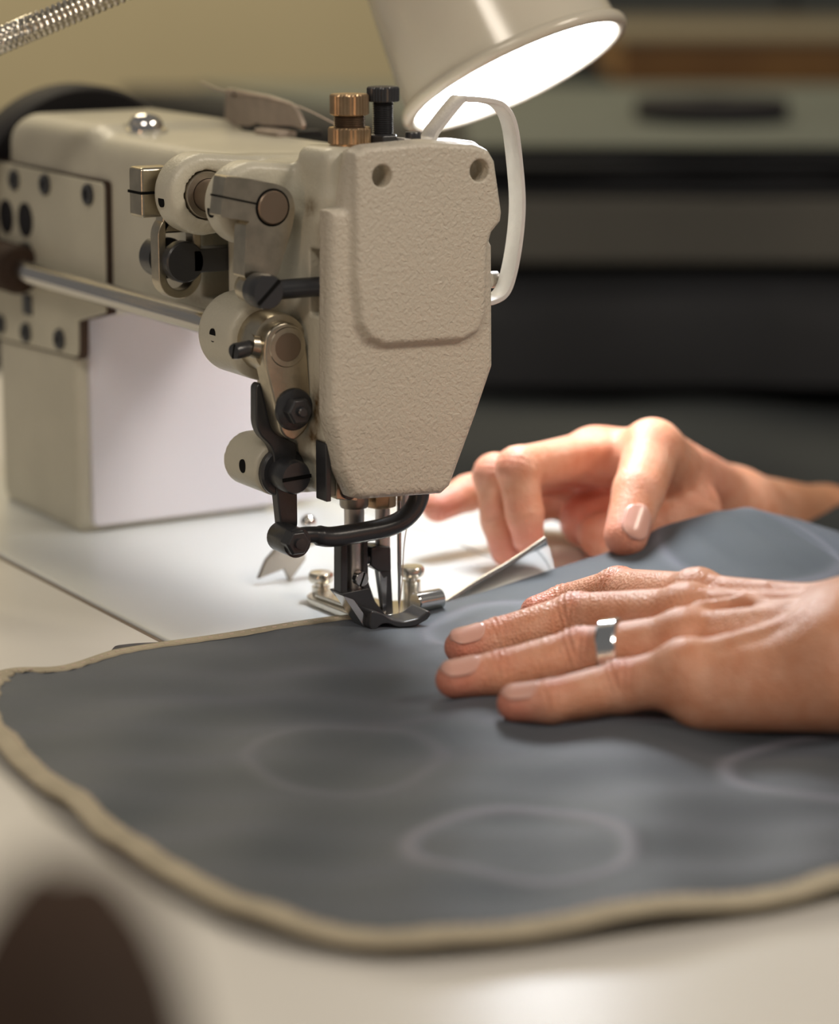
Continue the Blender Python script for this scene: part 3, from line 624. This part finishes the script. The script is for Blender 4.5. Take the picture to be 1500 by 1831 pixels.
OUT += [tuple(at(a, b, z=3.6)[:2]) for a, b in ((107, 1193), (22, 1199), (-20, 1216), (-38, 1255), (-30, 1300), (15, 1350), (107, 1430), (213, 1508), (373, 1612), (507, 1664), (640, 1690), (747, 1697), (913, 1684), (1127, 1657), (1350, 1622), (1500, 1594))]
OUT += [(-335, -345)]
sp = [np.array([*p, 0]) for p in OUT[1:-1]]
curve = [np.array([CE, y, 0]) for y in np.arange(-345, 117, 3.0)]+spline([np.array([CE, 112., 0])]+sp+[np.array([-329., -60, 0])], 10)[10:]+[np.array([-329-.02*k, -60-3.*k, 0]) for k in range(1, 96)]
POLY = np.array([p[:2] for p in curve])
st = 2.0
gx_, gy_ = np.arange(-346, CE+5, st), np.arange(-345, 236, st)
GX, GY = np.meshgrid(gx_, gy_, indexing='ij')
sd = s_poly2(GX.ravel().astype(np.float32), GY.ravel().astype(np.float32), POLY[::2]).reshape(GX.shape)
inside = sd < 0
cell = inside[:-1, :-1] | inside[1:, :-1] | inside[:-1, 1:] | inside[1:, 1:]
px_, py_ = np.gradient(sd, st); ln = np.maximum(np.hypot(px_, py_), .2)
pull = np.where(sd > 0, sd, 0)
GX2, GY2 = GX-px_/ln*pull, GY-py_/ln*pull
idx = np.arange(GX.size).reshape(GX.shape)
c = np.argwhere(cell); a = c[:, 0]; b = c[:, 1]
Qc = np.stack([idx[a, b], idx[a+1, b], idx[a+1, b+1], idx[a, b+1]], -1)
used = np.unique(Qc); rem = np.full(GX.size, -1); rem[used] = np.arange(len(used))
vx, vy = GX2.ravel()[used], GY2.ravel()[used]
vz = cloth_z(vx, vy)
fabric = thing('sewn_fabric', 'large dark grey fabric panel with ring marks lying across the white table', 'fabric', (-160, 60, 3))
clo = mesh_np('cloth', np.stack([vx, vy, vz], -1), rem[Qc], M['twill'], fabric)
vcol(clo, 'rub', rub_sheen(vx, vy))
mo = clo.modifiers.new('solidify', 'SOLIDIFY'); mo.thickness = .9*S; mo.offset = -1
# beige binding folded round the edge, from the needle on
i0 = next(i for i, p in enumerate(curve) if p[1] > 8)
tp = curve[i0:]; mb = MB(); rings = []; sacc = 0
dense = []
for i in range(len(tp)-1):
    L = np.linalg.norm(tp[i+1]-tp[i]); m = max(1, int(L/1.1))
    for k in range(m): dense.append(tp[i]+(tp[i+1]-tp[i])*k/m)
for i in range(len(dense)):
    p = dense[i]; t = dense[min(i+3, len(dense)-1)]-dense[max(i-3, 0)]; t /= np.linalg.norm(t); inn = np.array([-t[1], t[0], 0])
    s_ = i*1.1; ruf = math.exp(-((p[1]-175)/30)**2)*math.exp(-((p[0]+4)/26)**2); nearw = min(1, max(0, (-250-p[0])/50))
    wv = .35*math.sin(s_*.9)+.5*math.sin(s_*.31+1)+.4*math.sin(s_*.17)+ruf*1.5*math.sin(s_*1.25)
    wd = (4.6 if p[0] > -10 else 6.6)+wv*(.5+nearw*.5+ruf)
    zz = cloth_z(p[0]+inn[0]*3, p[1]+inn[1]*3); rz = ruf*.8*math.sin(s_*1.25+.8)
    P_ = lambda a, dz: p+inn*a+np.array([0, 0, zz+dz])
    rings.append([P_(wd, .15+rz), P_(wd*.96, .75+rz), P_(wd*.5, 1.15+rz*.5), P_(.4, 1.1), P_(-1.3, .4), P_(-1.6, -.6), P_(-1.0, -1.3), P_(.6, -1.6), P_(wd*.5, -1.6), P_(wd, -1.4), P_(wd, -1.1), P_(0, -.95), P_(0, .1)])
mb.loft(rings); mb.build('binding_tape', M['tape'], fabric)
mb = MB()
rows = [dense[i] for i in range(0, len(dense), 3)]
for i, p in enumerate(rows[:-1]):
    q = rows[i+1]; t = (q-p)/np.linalg.norm(q-p); inn = np.array([-t[1], t[0], 0]); wd = 3.0 if p[0] > -10 else 5.2
    o = p+inn*wd; z0 = cloth_z(*(p[:2]+inn[:2]*3)); mb.obox(np.array([o[0], o[1], z0+1.05])+t*1.1, t, inn, Z3, .9, .22, .18)
so = mb.build('stitching', M['thread'], fabric, smooth=False); so['kind'] = 'stuff'

# ------------------------------------------------------------------ the person's hands
def hand_fn(fingers, palm, arm, creases, kf=1.0, kp=5.0):
    def fn(p):
        d = None
        for f in fingers:
            J, r = f['J'], f['r']; q = None
            for i in range(3):
                e = s_cone(p, J[i], J[i+1], r[i], r[i+1]); q = e if q is None else smin(q, e, 2.2)
            q = smin(q, np.linalg.norm(p-np.asarray(J[1]+f['n']*1.1, np.float32), axis=-1)-r[1]*.93, 2.5)
            d = q if d is None else smin(d, q, kf)
        pl = None
        for a, b, ra, rb in palm:
            e = s_cone(p, a, b, ra, rb); pl = e if pl is None else smin(pl, e, 7)
        for a, b, ra, rb in arm:
            pl = smin(pl, s_cone(p, a, b, ra, rb), 12)
        d = smin(d, pl, kp)
        for a, b, ra, rb, k in creases.get('tendon', []): d = smin(d, s_cone(p, a, b, ra, rb), k)
        for c, e, n, amp, wl, sg in creases.get('wrinkle', []):
            q = p-np.asarray(c, np.float32); t = q@np.asarray(e, np.float32); u = q@np.asarray(n, np.float32); rr2 = (q*q).sum(-1)
            m = rr2 < (sg*3.2)**2
            if m.any():
                bend = t[m]+.02*(rr2[m]-t[m]**2-u[m]**2)*np.sign(t[m])
                d = d.copy(); d[m] += (amp*(np.cos(2*np.pi*bend/wl)*.5+.5)*np.exp(-(t[m]/sg)**2)*np.clip(u[m]/4, 0, 1)).astype(np.float32)
        return d
    return fn
def make_hand(name, parent, fingers, palm, arm, creases, lo, hi, h, red_shade=()):
    fn = hand_fn(fingers, palm, arm, creases); v, Q = sdf_mesh(fn, lo, hi, h)
    o = mesh_np(name, v, Q, M['skin'], parent); fl = np.zeros(len(v))
    for f in fingers:
        fl = np.maximum(fl, .8*np.exp(-(np.linalg.norm(v-f['J'][3], axis=-1)/10)**2))
        for j, am in ((1, .5), (2, .3)): fl = np.maximum(fl, am*np.exp(-(np.linalg.norm(v-f['J'][j]-f['n']*6, axis=-1)/6.5)**2))
    for c, r, am in red_shade: fl = np.maximum(fl, am*np.exp(-(np.linalg.norm(v-c, axis=-1)/r)**2))
    vcol(o, 'flush', fl); o.data.attributes.active = None if False else o.data.attributes['flush']
    return o, fn
def shade_tan(o, a, b, r0, r1, top):
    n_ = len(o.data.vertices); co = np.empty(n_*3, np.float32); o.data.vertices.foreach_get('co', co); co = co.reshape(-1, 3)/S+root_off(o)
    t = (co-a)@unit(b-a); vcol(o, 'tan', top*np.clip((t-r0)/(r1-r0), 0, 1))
def nail(parent, fn, tip, e, n, wd, ln, back=1.0):
    e = e/np.linalg.norm(e); n = n-e*(n@e); n /= np.linalg.norm(n); s_ = np.cross(e, n); nu, nv = 12, 10; vs = []
    for i in range(nu+1):
        for j in range(nv+1):
            u, w_ = (i/nu-.5)*2, (j/nv-.5)*2; uu = u*ln/2; hw = wd/2*max(.42, (1-abs(u)**4)**.5)
            if u < -.5: uu -= -0+.0
            bow = (1-w_*w_)*(.9 if u > 0 else -.9)*abs(u)**3
            vs.append(tip-e*back+e*(uu+bow)+s_*w_*hw+n*14)
    vs = np.array(vs, np.float32)
    for _ in range(40): vs = vs-n.astype(np.float32)*np.clip(fn(vs)-.22, -.5, 2)[:, None]
    hh = (vs-tip)@n.astype(np.float32); top = hh.max(); vs = vs+n.astype(np.float32)*np.maximum(top-2.6-hh, 0)[:, None]
    fs = [(i*(nv+1)+j, i*(nv+1)+j+1, (i+1)*(nv+1)+j+1, (i+1)*(nv+1)+j) for i in range(nu) for j in range(nv)]
    o = mesh_np('fingernail', vs, np.array(fs), M['nail'], parent)
    m = o.modifiers.new('solidify', 'SOLIDIFY'); m.thickness = .5*S; m.offset = 0
    return o
def unit(v): v = np.asarray(v, float); return v/np.linalg.norm(v)
def finger(J, r, n): return dict(J=[np.asarray(j, float) for j in J], r=r, n=unit(n))
def creases_for(fs, amp=.8):
    out = []
    for f in fs:
        for j, am, sg in ((1, amp, 4.6), (2, amp*.7, 3.0)):
            e = unit(unit(f['J'][j+1]-f['J'][j])+unit(f['J'][j]-f['J'][j-1])); n = unit(f['n']-e*(f['n']@e)); out.append((f['J'][j], e, n, am, 2.3, sg))
    return out
person = thing('person', 'person with bare forearms guiding the grey fabric with both hands', 'person', tuple(at(1300, 1150, z=4)))
zc = lambda px, py, z: at(px, py, z=z)
UPV = unit([-.25, .0, 1])
lh = [finger([zc(1222, 1208, 21), zc(1112, 1228, 15.5), zc(985, 1254, 11.5), zc(921, 1258, 10.5)], [10.2, 8.6, 7.2, 6.1], UPV),
      finger([zc(1222, 1152, 25), zc(1036, 1171, 18), zc(893, 1203, 12.5), zc(812, 1215, 11)], [10.6, 9.2, 7.6, 6.5], UPV),
      finger([zc(1226, 1105, 28), zc(1030, 1106, 20), zc(890, 1142, 13), zc(826, 1157, 11)], [10.8, 9.2, 7.5, 6.4], UPV),
      finger([zc(1245, 1078, 29), zc(1105, 1059, 21), zc(1010, 1080, 13), zc(960, 1095, 10.5)], [10.8, 9.0, 7.4, 6.4], UPV)]
e1 = unit(lh[1]['J'][1]-lh[1]['J'][0])
WL = zc(1520, 1150, 31); WL2 = WL-unit([.40, .9, 0])*18
e2 = unit(np.cross(e1, [0, 0, 1]));  e2 = e2 if e2[0] > 0 else -e2
palm = []
for k, (f, off) in enumerate(zip(lh, (-20, -7, 7, 19))):
    m0 = f['J'][0]; w0 = WL+e2*off*.85+np.array([0, 0, 1.5 if abs(off) < 10 else -1.0]); palm.append((m0-np.array([0, 0, 1.5]), w0, 10.2 if k else 9.6, 12))
    palm.append((m0-np.array([0, 0, 8])-e1*6, w0-np.array([0, 0, 9]), 9, 12))
palm.append((WL-e2*22-np.array([0, 0, 10]), lh[0]['J'][0]-np.array([0, 0, 9])-e1*8, 13, 9.5))
EL = WL+unit([-.30, -.92, .18])*255
arm = []
for off in (-13, 0, 13): arm.append((WL+e2*off, WL+(EL-WL)*.45+e2*off*1.3, 17.5, 24)); arm.append((WL+(EL-WL)*.45+e2*off*1.3, EL+e2*off, 24, 27))
th_ = finger([WL+e2*24+e1*22-np.array([0, 0, 9]), WL+e2*36+e1*52-np.array([0, 0, 12]), WL+e2*40+e1*80-np.array([0, 0, 14]), WL+e2*38+e1*98-np.array([0, 0, 15])], [14, 10.5, 9.5, 8], e2)
tend = []
for f, off in zip(lh, (-14, -5, 5, 13)):
    a = f['J'][0]+np.array([0, 0, 6.6]); b = WL+e2*off*.8+np.array([0, 0, 14.2]); tend.append((a, b, 3.6, 2.2, 4.5)); tend.append((f['J'][0]+np.array([0, 0, 3.5]), f['J'][0]+np.array([0, 0, 3.6])+e1*.5, 8.4, 8.0, 5))
for q in (((1250, 1085, 37), (1330, 1075, 40), (1420, 1085, 42)),):
    pts = [zc(*u) for u in q]
    for a, b in zip(pts[:-1], pts[1:]): tend.append((a, b, 1.9, 1.9, 4))
fa = lh+[th_]
allj = np.array([j for f in fa for j in f['J']]+[EL+e2*30, EL-e2*30, WL])
lo = allj.min(0)-[32, 32, 18]; hi = allj.max(0)+[32, 32, 34]
lho, lfn = make_hand('left_arm', person, fa, palm, arm, dict(tendon=tend, wrinkle=creases_for(lh)), lo, hi, .85)
for f, wd, ln_ in zip(lh[:3], (9.4, 10.4, 10.2), (11.5, 12.5, 12)):
    nail(lho, lfn, f['J'][3], f['J'][3]-f['J'][2], unit([-.32, .12, 1]), wd, ln_, 2.2)
f = lh[1]; pc = f['J'][1]+(f['J'][0]-f['J'][1])*.335; ra = unit(f['J'][0]-f['J'][1]); rr = f['r'][1]+(f['r'][0]-f['r'][1])*.335+.25
ring = MB().lathe(pc-ra*3.7, ra, [(rr, 0), (rr+1.0, .2), (rr+1.6, .9), (rr+1.6, 6.5), (rr+1.0, 7.2), (rr, 7.4), (rr, 0)], 56, cap=False).build('finger_ring', M['silver'])
tag(ring, 'wide polished silver ring worn on the left hand that lies flat on the fabric', 'ring')

# right hand: palm turned to the camera, thumb pressing the fabric, two fingers bent down, one pointing away
X = lambda px, py, x: at(px, py, x=x)
CAMV = unit(CAM-np.array([40, -120, 40]))
rh = [finger([X(1062, 812, 52), X(926, 838, 40), X(938, 920, 33), X(944, 962, 30)], [10.2, 8.8, 7.7, 6.6], [-.3, .75, .6]),
      finger([X(1050, 826, 68), X(885, 850, 56), X(893, 930, 48), X(905, 985, 43)], [10.2, 8.8, 7.7, 6.6], [-.3, .75, .6]),
      finger([X(1040, 850, 80), X(905, 858, 82), X(836, 882, 80), X(782, 906, 78)], [9.8, 8.4, 7.6, 6.6], [0, .2, 1]),
      finger([X(1045, 890, 82), X(965, 900, 96), X(925, 905, 100), X(900, 910, 100)], [9.2, 7.8, 6.8, 6.0], [0, .2, 1])]
tj = [X(1215, 880, 58), X(1166, 804, 24), X(1142, 878, 8), X(1119, 957, -2)]
rt = finger(tj, [14, 11.2, 10.0, 8.2], [-.85, .25, .25])
rt['r'] = [14.5, 11.8, 10.6, 9.0]
WR = X(1322, 930, 72); ER = WR+unit(X(1500, 985, 122)-WR)*245
palm = []
for f in rh:
    palm.append((f['J'][0], WR+(f['J'][0]-WR)*.12, 10.4, 14))
palm.append((at(1050, 930, z=13), at(1230, 915, z=17), 12, 15)); palm.append((at(1075, 958, z=10.6), at(1180, 940, z=13), 10, 12))
palm.append((X(1100, 812, 46), X(1166, 805, 30), 9.5, 11)); palm.append((X(1166, 806, 28), X(1290, 890, 68), 11.5, 15)); palm.append((tj[0], WR, 14, 17))
palm.append((X(1062, 818, 50), X(1150, 816, 44), 10, 10))
arm = [(WR+np.array([0, 0, 6]), WR+(ER-WR)*.4+np.array([0, 0, 8]), 16, 20), (WR-np.array([0, 0, 6]), WR+(ER-WR)*.4-np.array([0, 0, 8]), 16, 20), (WR+(ER-WR)*.4, ER, 26, 33)]
fa = rh+[rt]
allj = np.array([j for f in fa for j in f['J']]+[ER, WR]); lo = allj.min(0)-[36, 36, 40]; lo[2] = max(lo[2], -6); hi = allj.max(0)+[38, 38, 40]
tend = [(X(1080, 800, 42), X(940, 820, 40), 3.0, 3.0, 5), (X(1185, 905, 40), X(1290, 915, 56), 4, 4, 6)]
wr_ = creases_for([rt], .7)+creases_for(rh[:2], .5)
for q, am in (((1215, 880, 42), .7), ((1250, 860, 48), .6)):
    wr_.append((X(*q), unit([.2, -.8, .5]), unit(-FW), am, 5.5, 9))
rho, rfn = make_hand('right_arm', person, fa, palm, arm, dict(tendon=tend, wrinkle=wr_), lo, hi, .95, red_shade=[(X(1040, 900, 60), 32, .6), (X(1220, 910, 48), 26, .5)])  # last argument paints the palm's reddish shade into the skin colour
shade_tan(rho, WR, ER, -14, 40, .8); shade_tan(lho, WL, EL, -75, 40, .5)  # right forearm's shade painted darker outward; left wrist only toned browner
nail(rho, rfn, tj[3], tj[3]-tj[2], unit([-.95, .2, .35]), 12.5, 14, 2.6)

# ------------------------------------------------------------------ work lamp on a flexible neck
lc_ = at(925, 140, dd=1120); rl = unit(ray(925, 140)); ul = np.cross(RT, rl); nd = unit(.97*(.43*RT-.90*ul)-.22*rl)
lamp = thing('work_lamp', 'cream enamelled work lamp glowing above the sewing machine head', 'lamp', tuple(at(60, 60, dd=1230)))
sh_ = MB().lathe(lc_, -nd, [(46.2, 4), (44, 25), (39, 75), (33, 108), (20, 119), (.1, 121), (.1, 124), (22, 122), (35.5, 110), (41.5, 76), (46.6, 25), (48.6, 5)], 72, cap=False).build('lamp_shade', M['shade'], lamp)
rim = []
for k in range(73):
    a = 2*math.pi*k/72; u = unit(np.cross(nd, [0, 0, 1])); vv = np.cross(nd, u); rim.append(lc_-nd*3+(u*math.cos(a)+vv*math.sin(a))*48.6)
MB().tube(rim, 3.0, 12, cap=False).build('rolled_rim', M['shade'], sh_)
MB().lathe(lc_, -nd, [(.1, 11), (30, 10.6), (44.6, 9.6), (44.6, 12), (.1, 13)], 48).build('diffuser', M['glow'], sh_)
ba = lc_-nd*121
gp = spline([(430, 250, 30), (432, 252, 90), at(-150, 138, dd=1150), at(0, 73, dd=1075), at(150, 9, dd=1065), at(330, -75, dd=1068), at(560, -220, dd=1095), ba-nd*130+UP*20, ba-nd*60, ba-nd*2], 60)
gd = [gp[0]]
for a, b in zip(gp[:-1], gp[1:]):
    L = np.linalg.norm(b-a); m = max(1, int(L/.95)); gd += [a+(b-a)*(k+1)/m for k in range(m)]
gm = MB(); gm.tube(gd, 1.0, 24)
for i, p in enumerate(gd):
    ctr = np.asarray(p)
    for k in range(24):
        q = np.array(gm.v[i*24+k])-ctr; gm.v[i*24+k] = tuple(ctr+q*(5.7-(1.25 if i % 4 == 0 else .3 if i % 4 != 2 else 0)-(.85 if k % 3 == 0 else 0)))
gm.build('gooseneck', M['bright'], lamp)
MB().lathe(ba+nd*3, -nd, [(20, 0), (20, 14), (17, 20), (8, 24), (.1, 24)], 32).build('collar', M['shade'], lamp)
gb_ = gp[0]; MB().lathe((gb_[0], gb_[1], -.5), (0, 0, 1), [(.1, 0), (26, 0), (26, 6), (12, 14), (8, gb_[2]+1), (.1, gb_[2]+1)], 28).build('lamp_base', M['dullsteel'], lamp)

# ------------------------------------------------------------------ background: cutting table, fabric, bench
ct = thing('cutting_table', 'dark cutting table out of focus behind the sewing machine', 'table', tuple(vframe(2200, 200, FLZ)), rotz=0)
vbox(MB(), 1900, 2700, -520, 1000, 24, 71.5).build('table_board', M['taupe'], ct, smooth=False, bevel=3)
for d_, r_ in ((2040, -470), (2040, 950), (2640, -470), (2640, 950)): vbox(MB(), d_-25, d_+25, r_-25, r_+25, FLZ, 24).build('leg', M['taupe'], ct, smooth=False)
vbox(MB(), 1966, 1978, -480, 940, -309.5, 23.8).build('back_panel', M['blackcloth'], ct, smooth=False)
vbox(MB(), 1905, 2650, -300, 950, -330, -310).build('lower_shelf', M['taupe'], ct, smooth=False)
def sheet(name, d0, d1, r0, r1, z0, z1, m, ph, tilt=0):
    mb = MB(); nn = 40; rings = []
    for i in range(nn+1):
        r = r0+(r1-r0)*i/nn; a = 2.5*math.sin(r*.017+ph)+1.5*math.sin(r*.05+2*ph); dz = 0
        t_ = tilt*(r-r1)
        hz = (z1-z0)/2
        rings.append([vframe(d1, r, z0), vframe(d0+a+t_+4, r, z0+dz*.2), vframe(d0+a+t_, r, z0+hz+dz*.5), vframe(d0+a+t_+4, r, z1+dz*.4), vframe(d1, r, z1)])
    mb.loft(rings); return mb.build(name, m)
zz = 72.0
for k, (d0, th__, lab) in enumerate(((1899, 9, 'lowest'), (1906, 8.5, 'second from the bottom'), (1897, 9, 'second from the top'), (1903, 8, 'uppermost'))):
    o = sheet('folded_fabric', d0, 2600, 30, 960, zz, zz+th__-.6, M['blackcloth'], k*1.7)
    tag(o, 'black folded fabric sheet, %s of the pile at the cutting table edge' % lab, 'fabric', 'folded black fabric on the cutting table'); zz += th__
o = sheet('cutting_mat', 1902, 2590, 35, 950, zz, zz+2, M['matgrey'], .4); tag(o, 'grey green cutting mat on top of the black fabric pile', 'mat')
MATZ = zz+2
for k, (d0, lab) in enumerate(((1975, 'lower'), (1981, 'upper'))):
    o = sheet('fabric_bolt', d0, 2660, -290, 10, 72+k*15, 72+k*15+14.2, M['blackcloth'], k*2.1+.5, -2.1)
    tag(o, 'black flat fabric bolt behind the machine arm, %s of two' % lab, 'fabric', 'black fabric bolts behind the arm')
o = sheet('green_cloth', 2190, 2660, -215, 0, 102, 104.5, M['matgrey'], 1.2, -2.1); tag(o, 'grey green cloth lying on the black bolts behind the arm', 'fabric')
q = at(1272, 200, dd=2120)
q[2] = MATZ
tr = thing('tape_roll', 'flat black roll lying on the grey green cutting mat', 'roll', tuple(q))
MB().lathe(q, (0, 0, 1), [(16, .2), (58, .2), (61, 3), (61, 14), (58, 17), (16, 17), (16, .2)], 48, cap=False).build('roll', M['rubber'], tr)
MB().lathe(q, (0, 0, 1), [(12, 2), (15.9, 2), (15.9, 15), (12, 15), (12, 2)], 32, cap=False).build('core', M['taupe'], tr)
# soft heap of dark fabric on the shelf and hanging over its front
def heap(name, prof, m, amp, lab):
    mb = MB(); rings = []
    for i in range(70):
        r = -60+1000*i/69; ring_ = []
        for j, (d_, z_) in enumerate(prof):
            fl = z_ > -300; fz = amp[0]*(r-170)**2+amp[1]*math.sin(r*.012+1)
            fd = (amp[2]*math.sin(r*.021+j*.55)+amp[2]*.55*math.sin(r*.047-j*.4)) if d_ < 1890 else 0
            ring_.append(vframe(d_+fd, r, z_+(fz+amp[3]*math.sin(r*.03+j*.7))*(1 if fl and d_ < 1940 and z_ != -62 and z_ != -58 else 0)))
        rings.append(ring_)
    mb.loft(rings); o = mb.build(name, m); tag(o, lab, 'fabric')
heap('fabric_heap', [(1960, -60), (1960, 10), (1925, 16), (1895, 14), (1875, 4), (1866, -16), (1864, -58), (1880, -62)], M['blackcloth'], (-.00009, 0, 3, 0), 'rounded black fabric heap bulging under the cutting table edge')
heap('draped_fabric', [(1960, -309), (1960, -80), (1880, -71), (1845, -72), (1815, -77), (1790, -86), (1776, -98), (1772, -112), (1760, -122), (1750, -140), (1762, -165), (1750, -200), (1752, -309)], M['charcoal'], (-.00003, 5, 7, 3), 'charcoal fabric draped in soft folds below the rounded black heap')  # top light on the fold put in as lighter charcoal colour
# wooden bench and dark cabinet further back
wb = thing('wooden_bench', 'varnished wooden bench with a pale top in the far right corner', 'bench', tuple(vframe(3050, 500, FLZ)))
zb0 = at(1300, 150, dd=2900)[2]; zb1 = at(1300, 72, dd=2900)[2]
vbox(MB(), 2900, 3330, 215, 900, zb0, zb1).build('bench_beam', M['wood'], wb, smooth=False, bevel=4)
vbox(MB(), 2895, 3335, 212, 905, zb1, zb1+9).build('bench_top', M['palewood'], wb, smooth=False, bevel=2)
for d_, r_ in ((2960, 260), (2960, 860), (3290, 260), (3290, 860)): vbox(MB(), d_-30, d_+30, r_-30, r_+30, FLZ, zb0).build('leg', M['wood'], wb, smooth=False)
cb = thing('storage_cabinet', 'dark cabinet against the back wall behind the wooden bench', 'cabinet', tuple(vframe(3440, 500, FLZ)))
vbox(MB(), 3390, 3495, 140, 1100, FLZ, 700).build('carcass', M['charcoal'], cb, smooth=False, bevel=3)
for r0, r1 in ((145, 455), (465, 775), (785, 1095)):
    dr = vbox(MB(), 3376, 3389.5, r0, r1, FLZ+20, 690).build('door', M['charcoal'], cb, smooth=False, bevel=2)
    vbox(MB(), 3362, 3376, r1-30, r1-20, -80, 60).build('handle', M['dullsteel'], dr, smooth=False, bevel=2)
# dark rounded bundle close to the camera
q = at(105, 1780, dd=360); tz = at(160, 1540, dd=356)[2]
mb = MB(); rings = []
pf_ = [(2, tz), (6, tz-1), (10, tz-4), (15, tz-11), (19, tz-20), (24, tz-40), (30, 40), (34, 8), (33, .0)]
for r_, z_ in pf_:
    rings.append([(q[0]+(r_+2.2*math.sin(3*a+z_*.05)+1.2*math.sin(7*a+z_*.1))*math.cos(a)*.8, q[1]+(r_+2*math.sin(4*a+1))*math.sin(a)*.9, z_-.6+.6) for a in np.linspace(0, 2*math.pi, 41)[:-1]])
mb.loft(rings); o = mb.build('cloth_bundle', M['leather']); tag(o, 'blurred dark brown rounded bundle standing on the near corner of the white table', 'bundle')
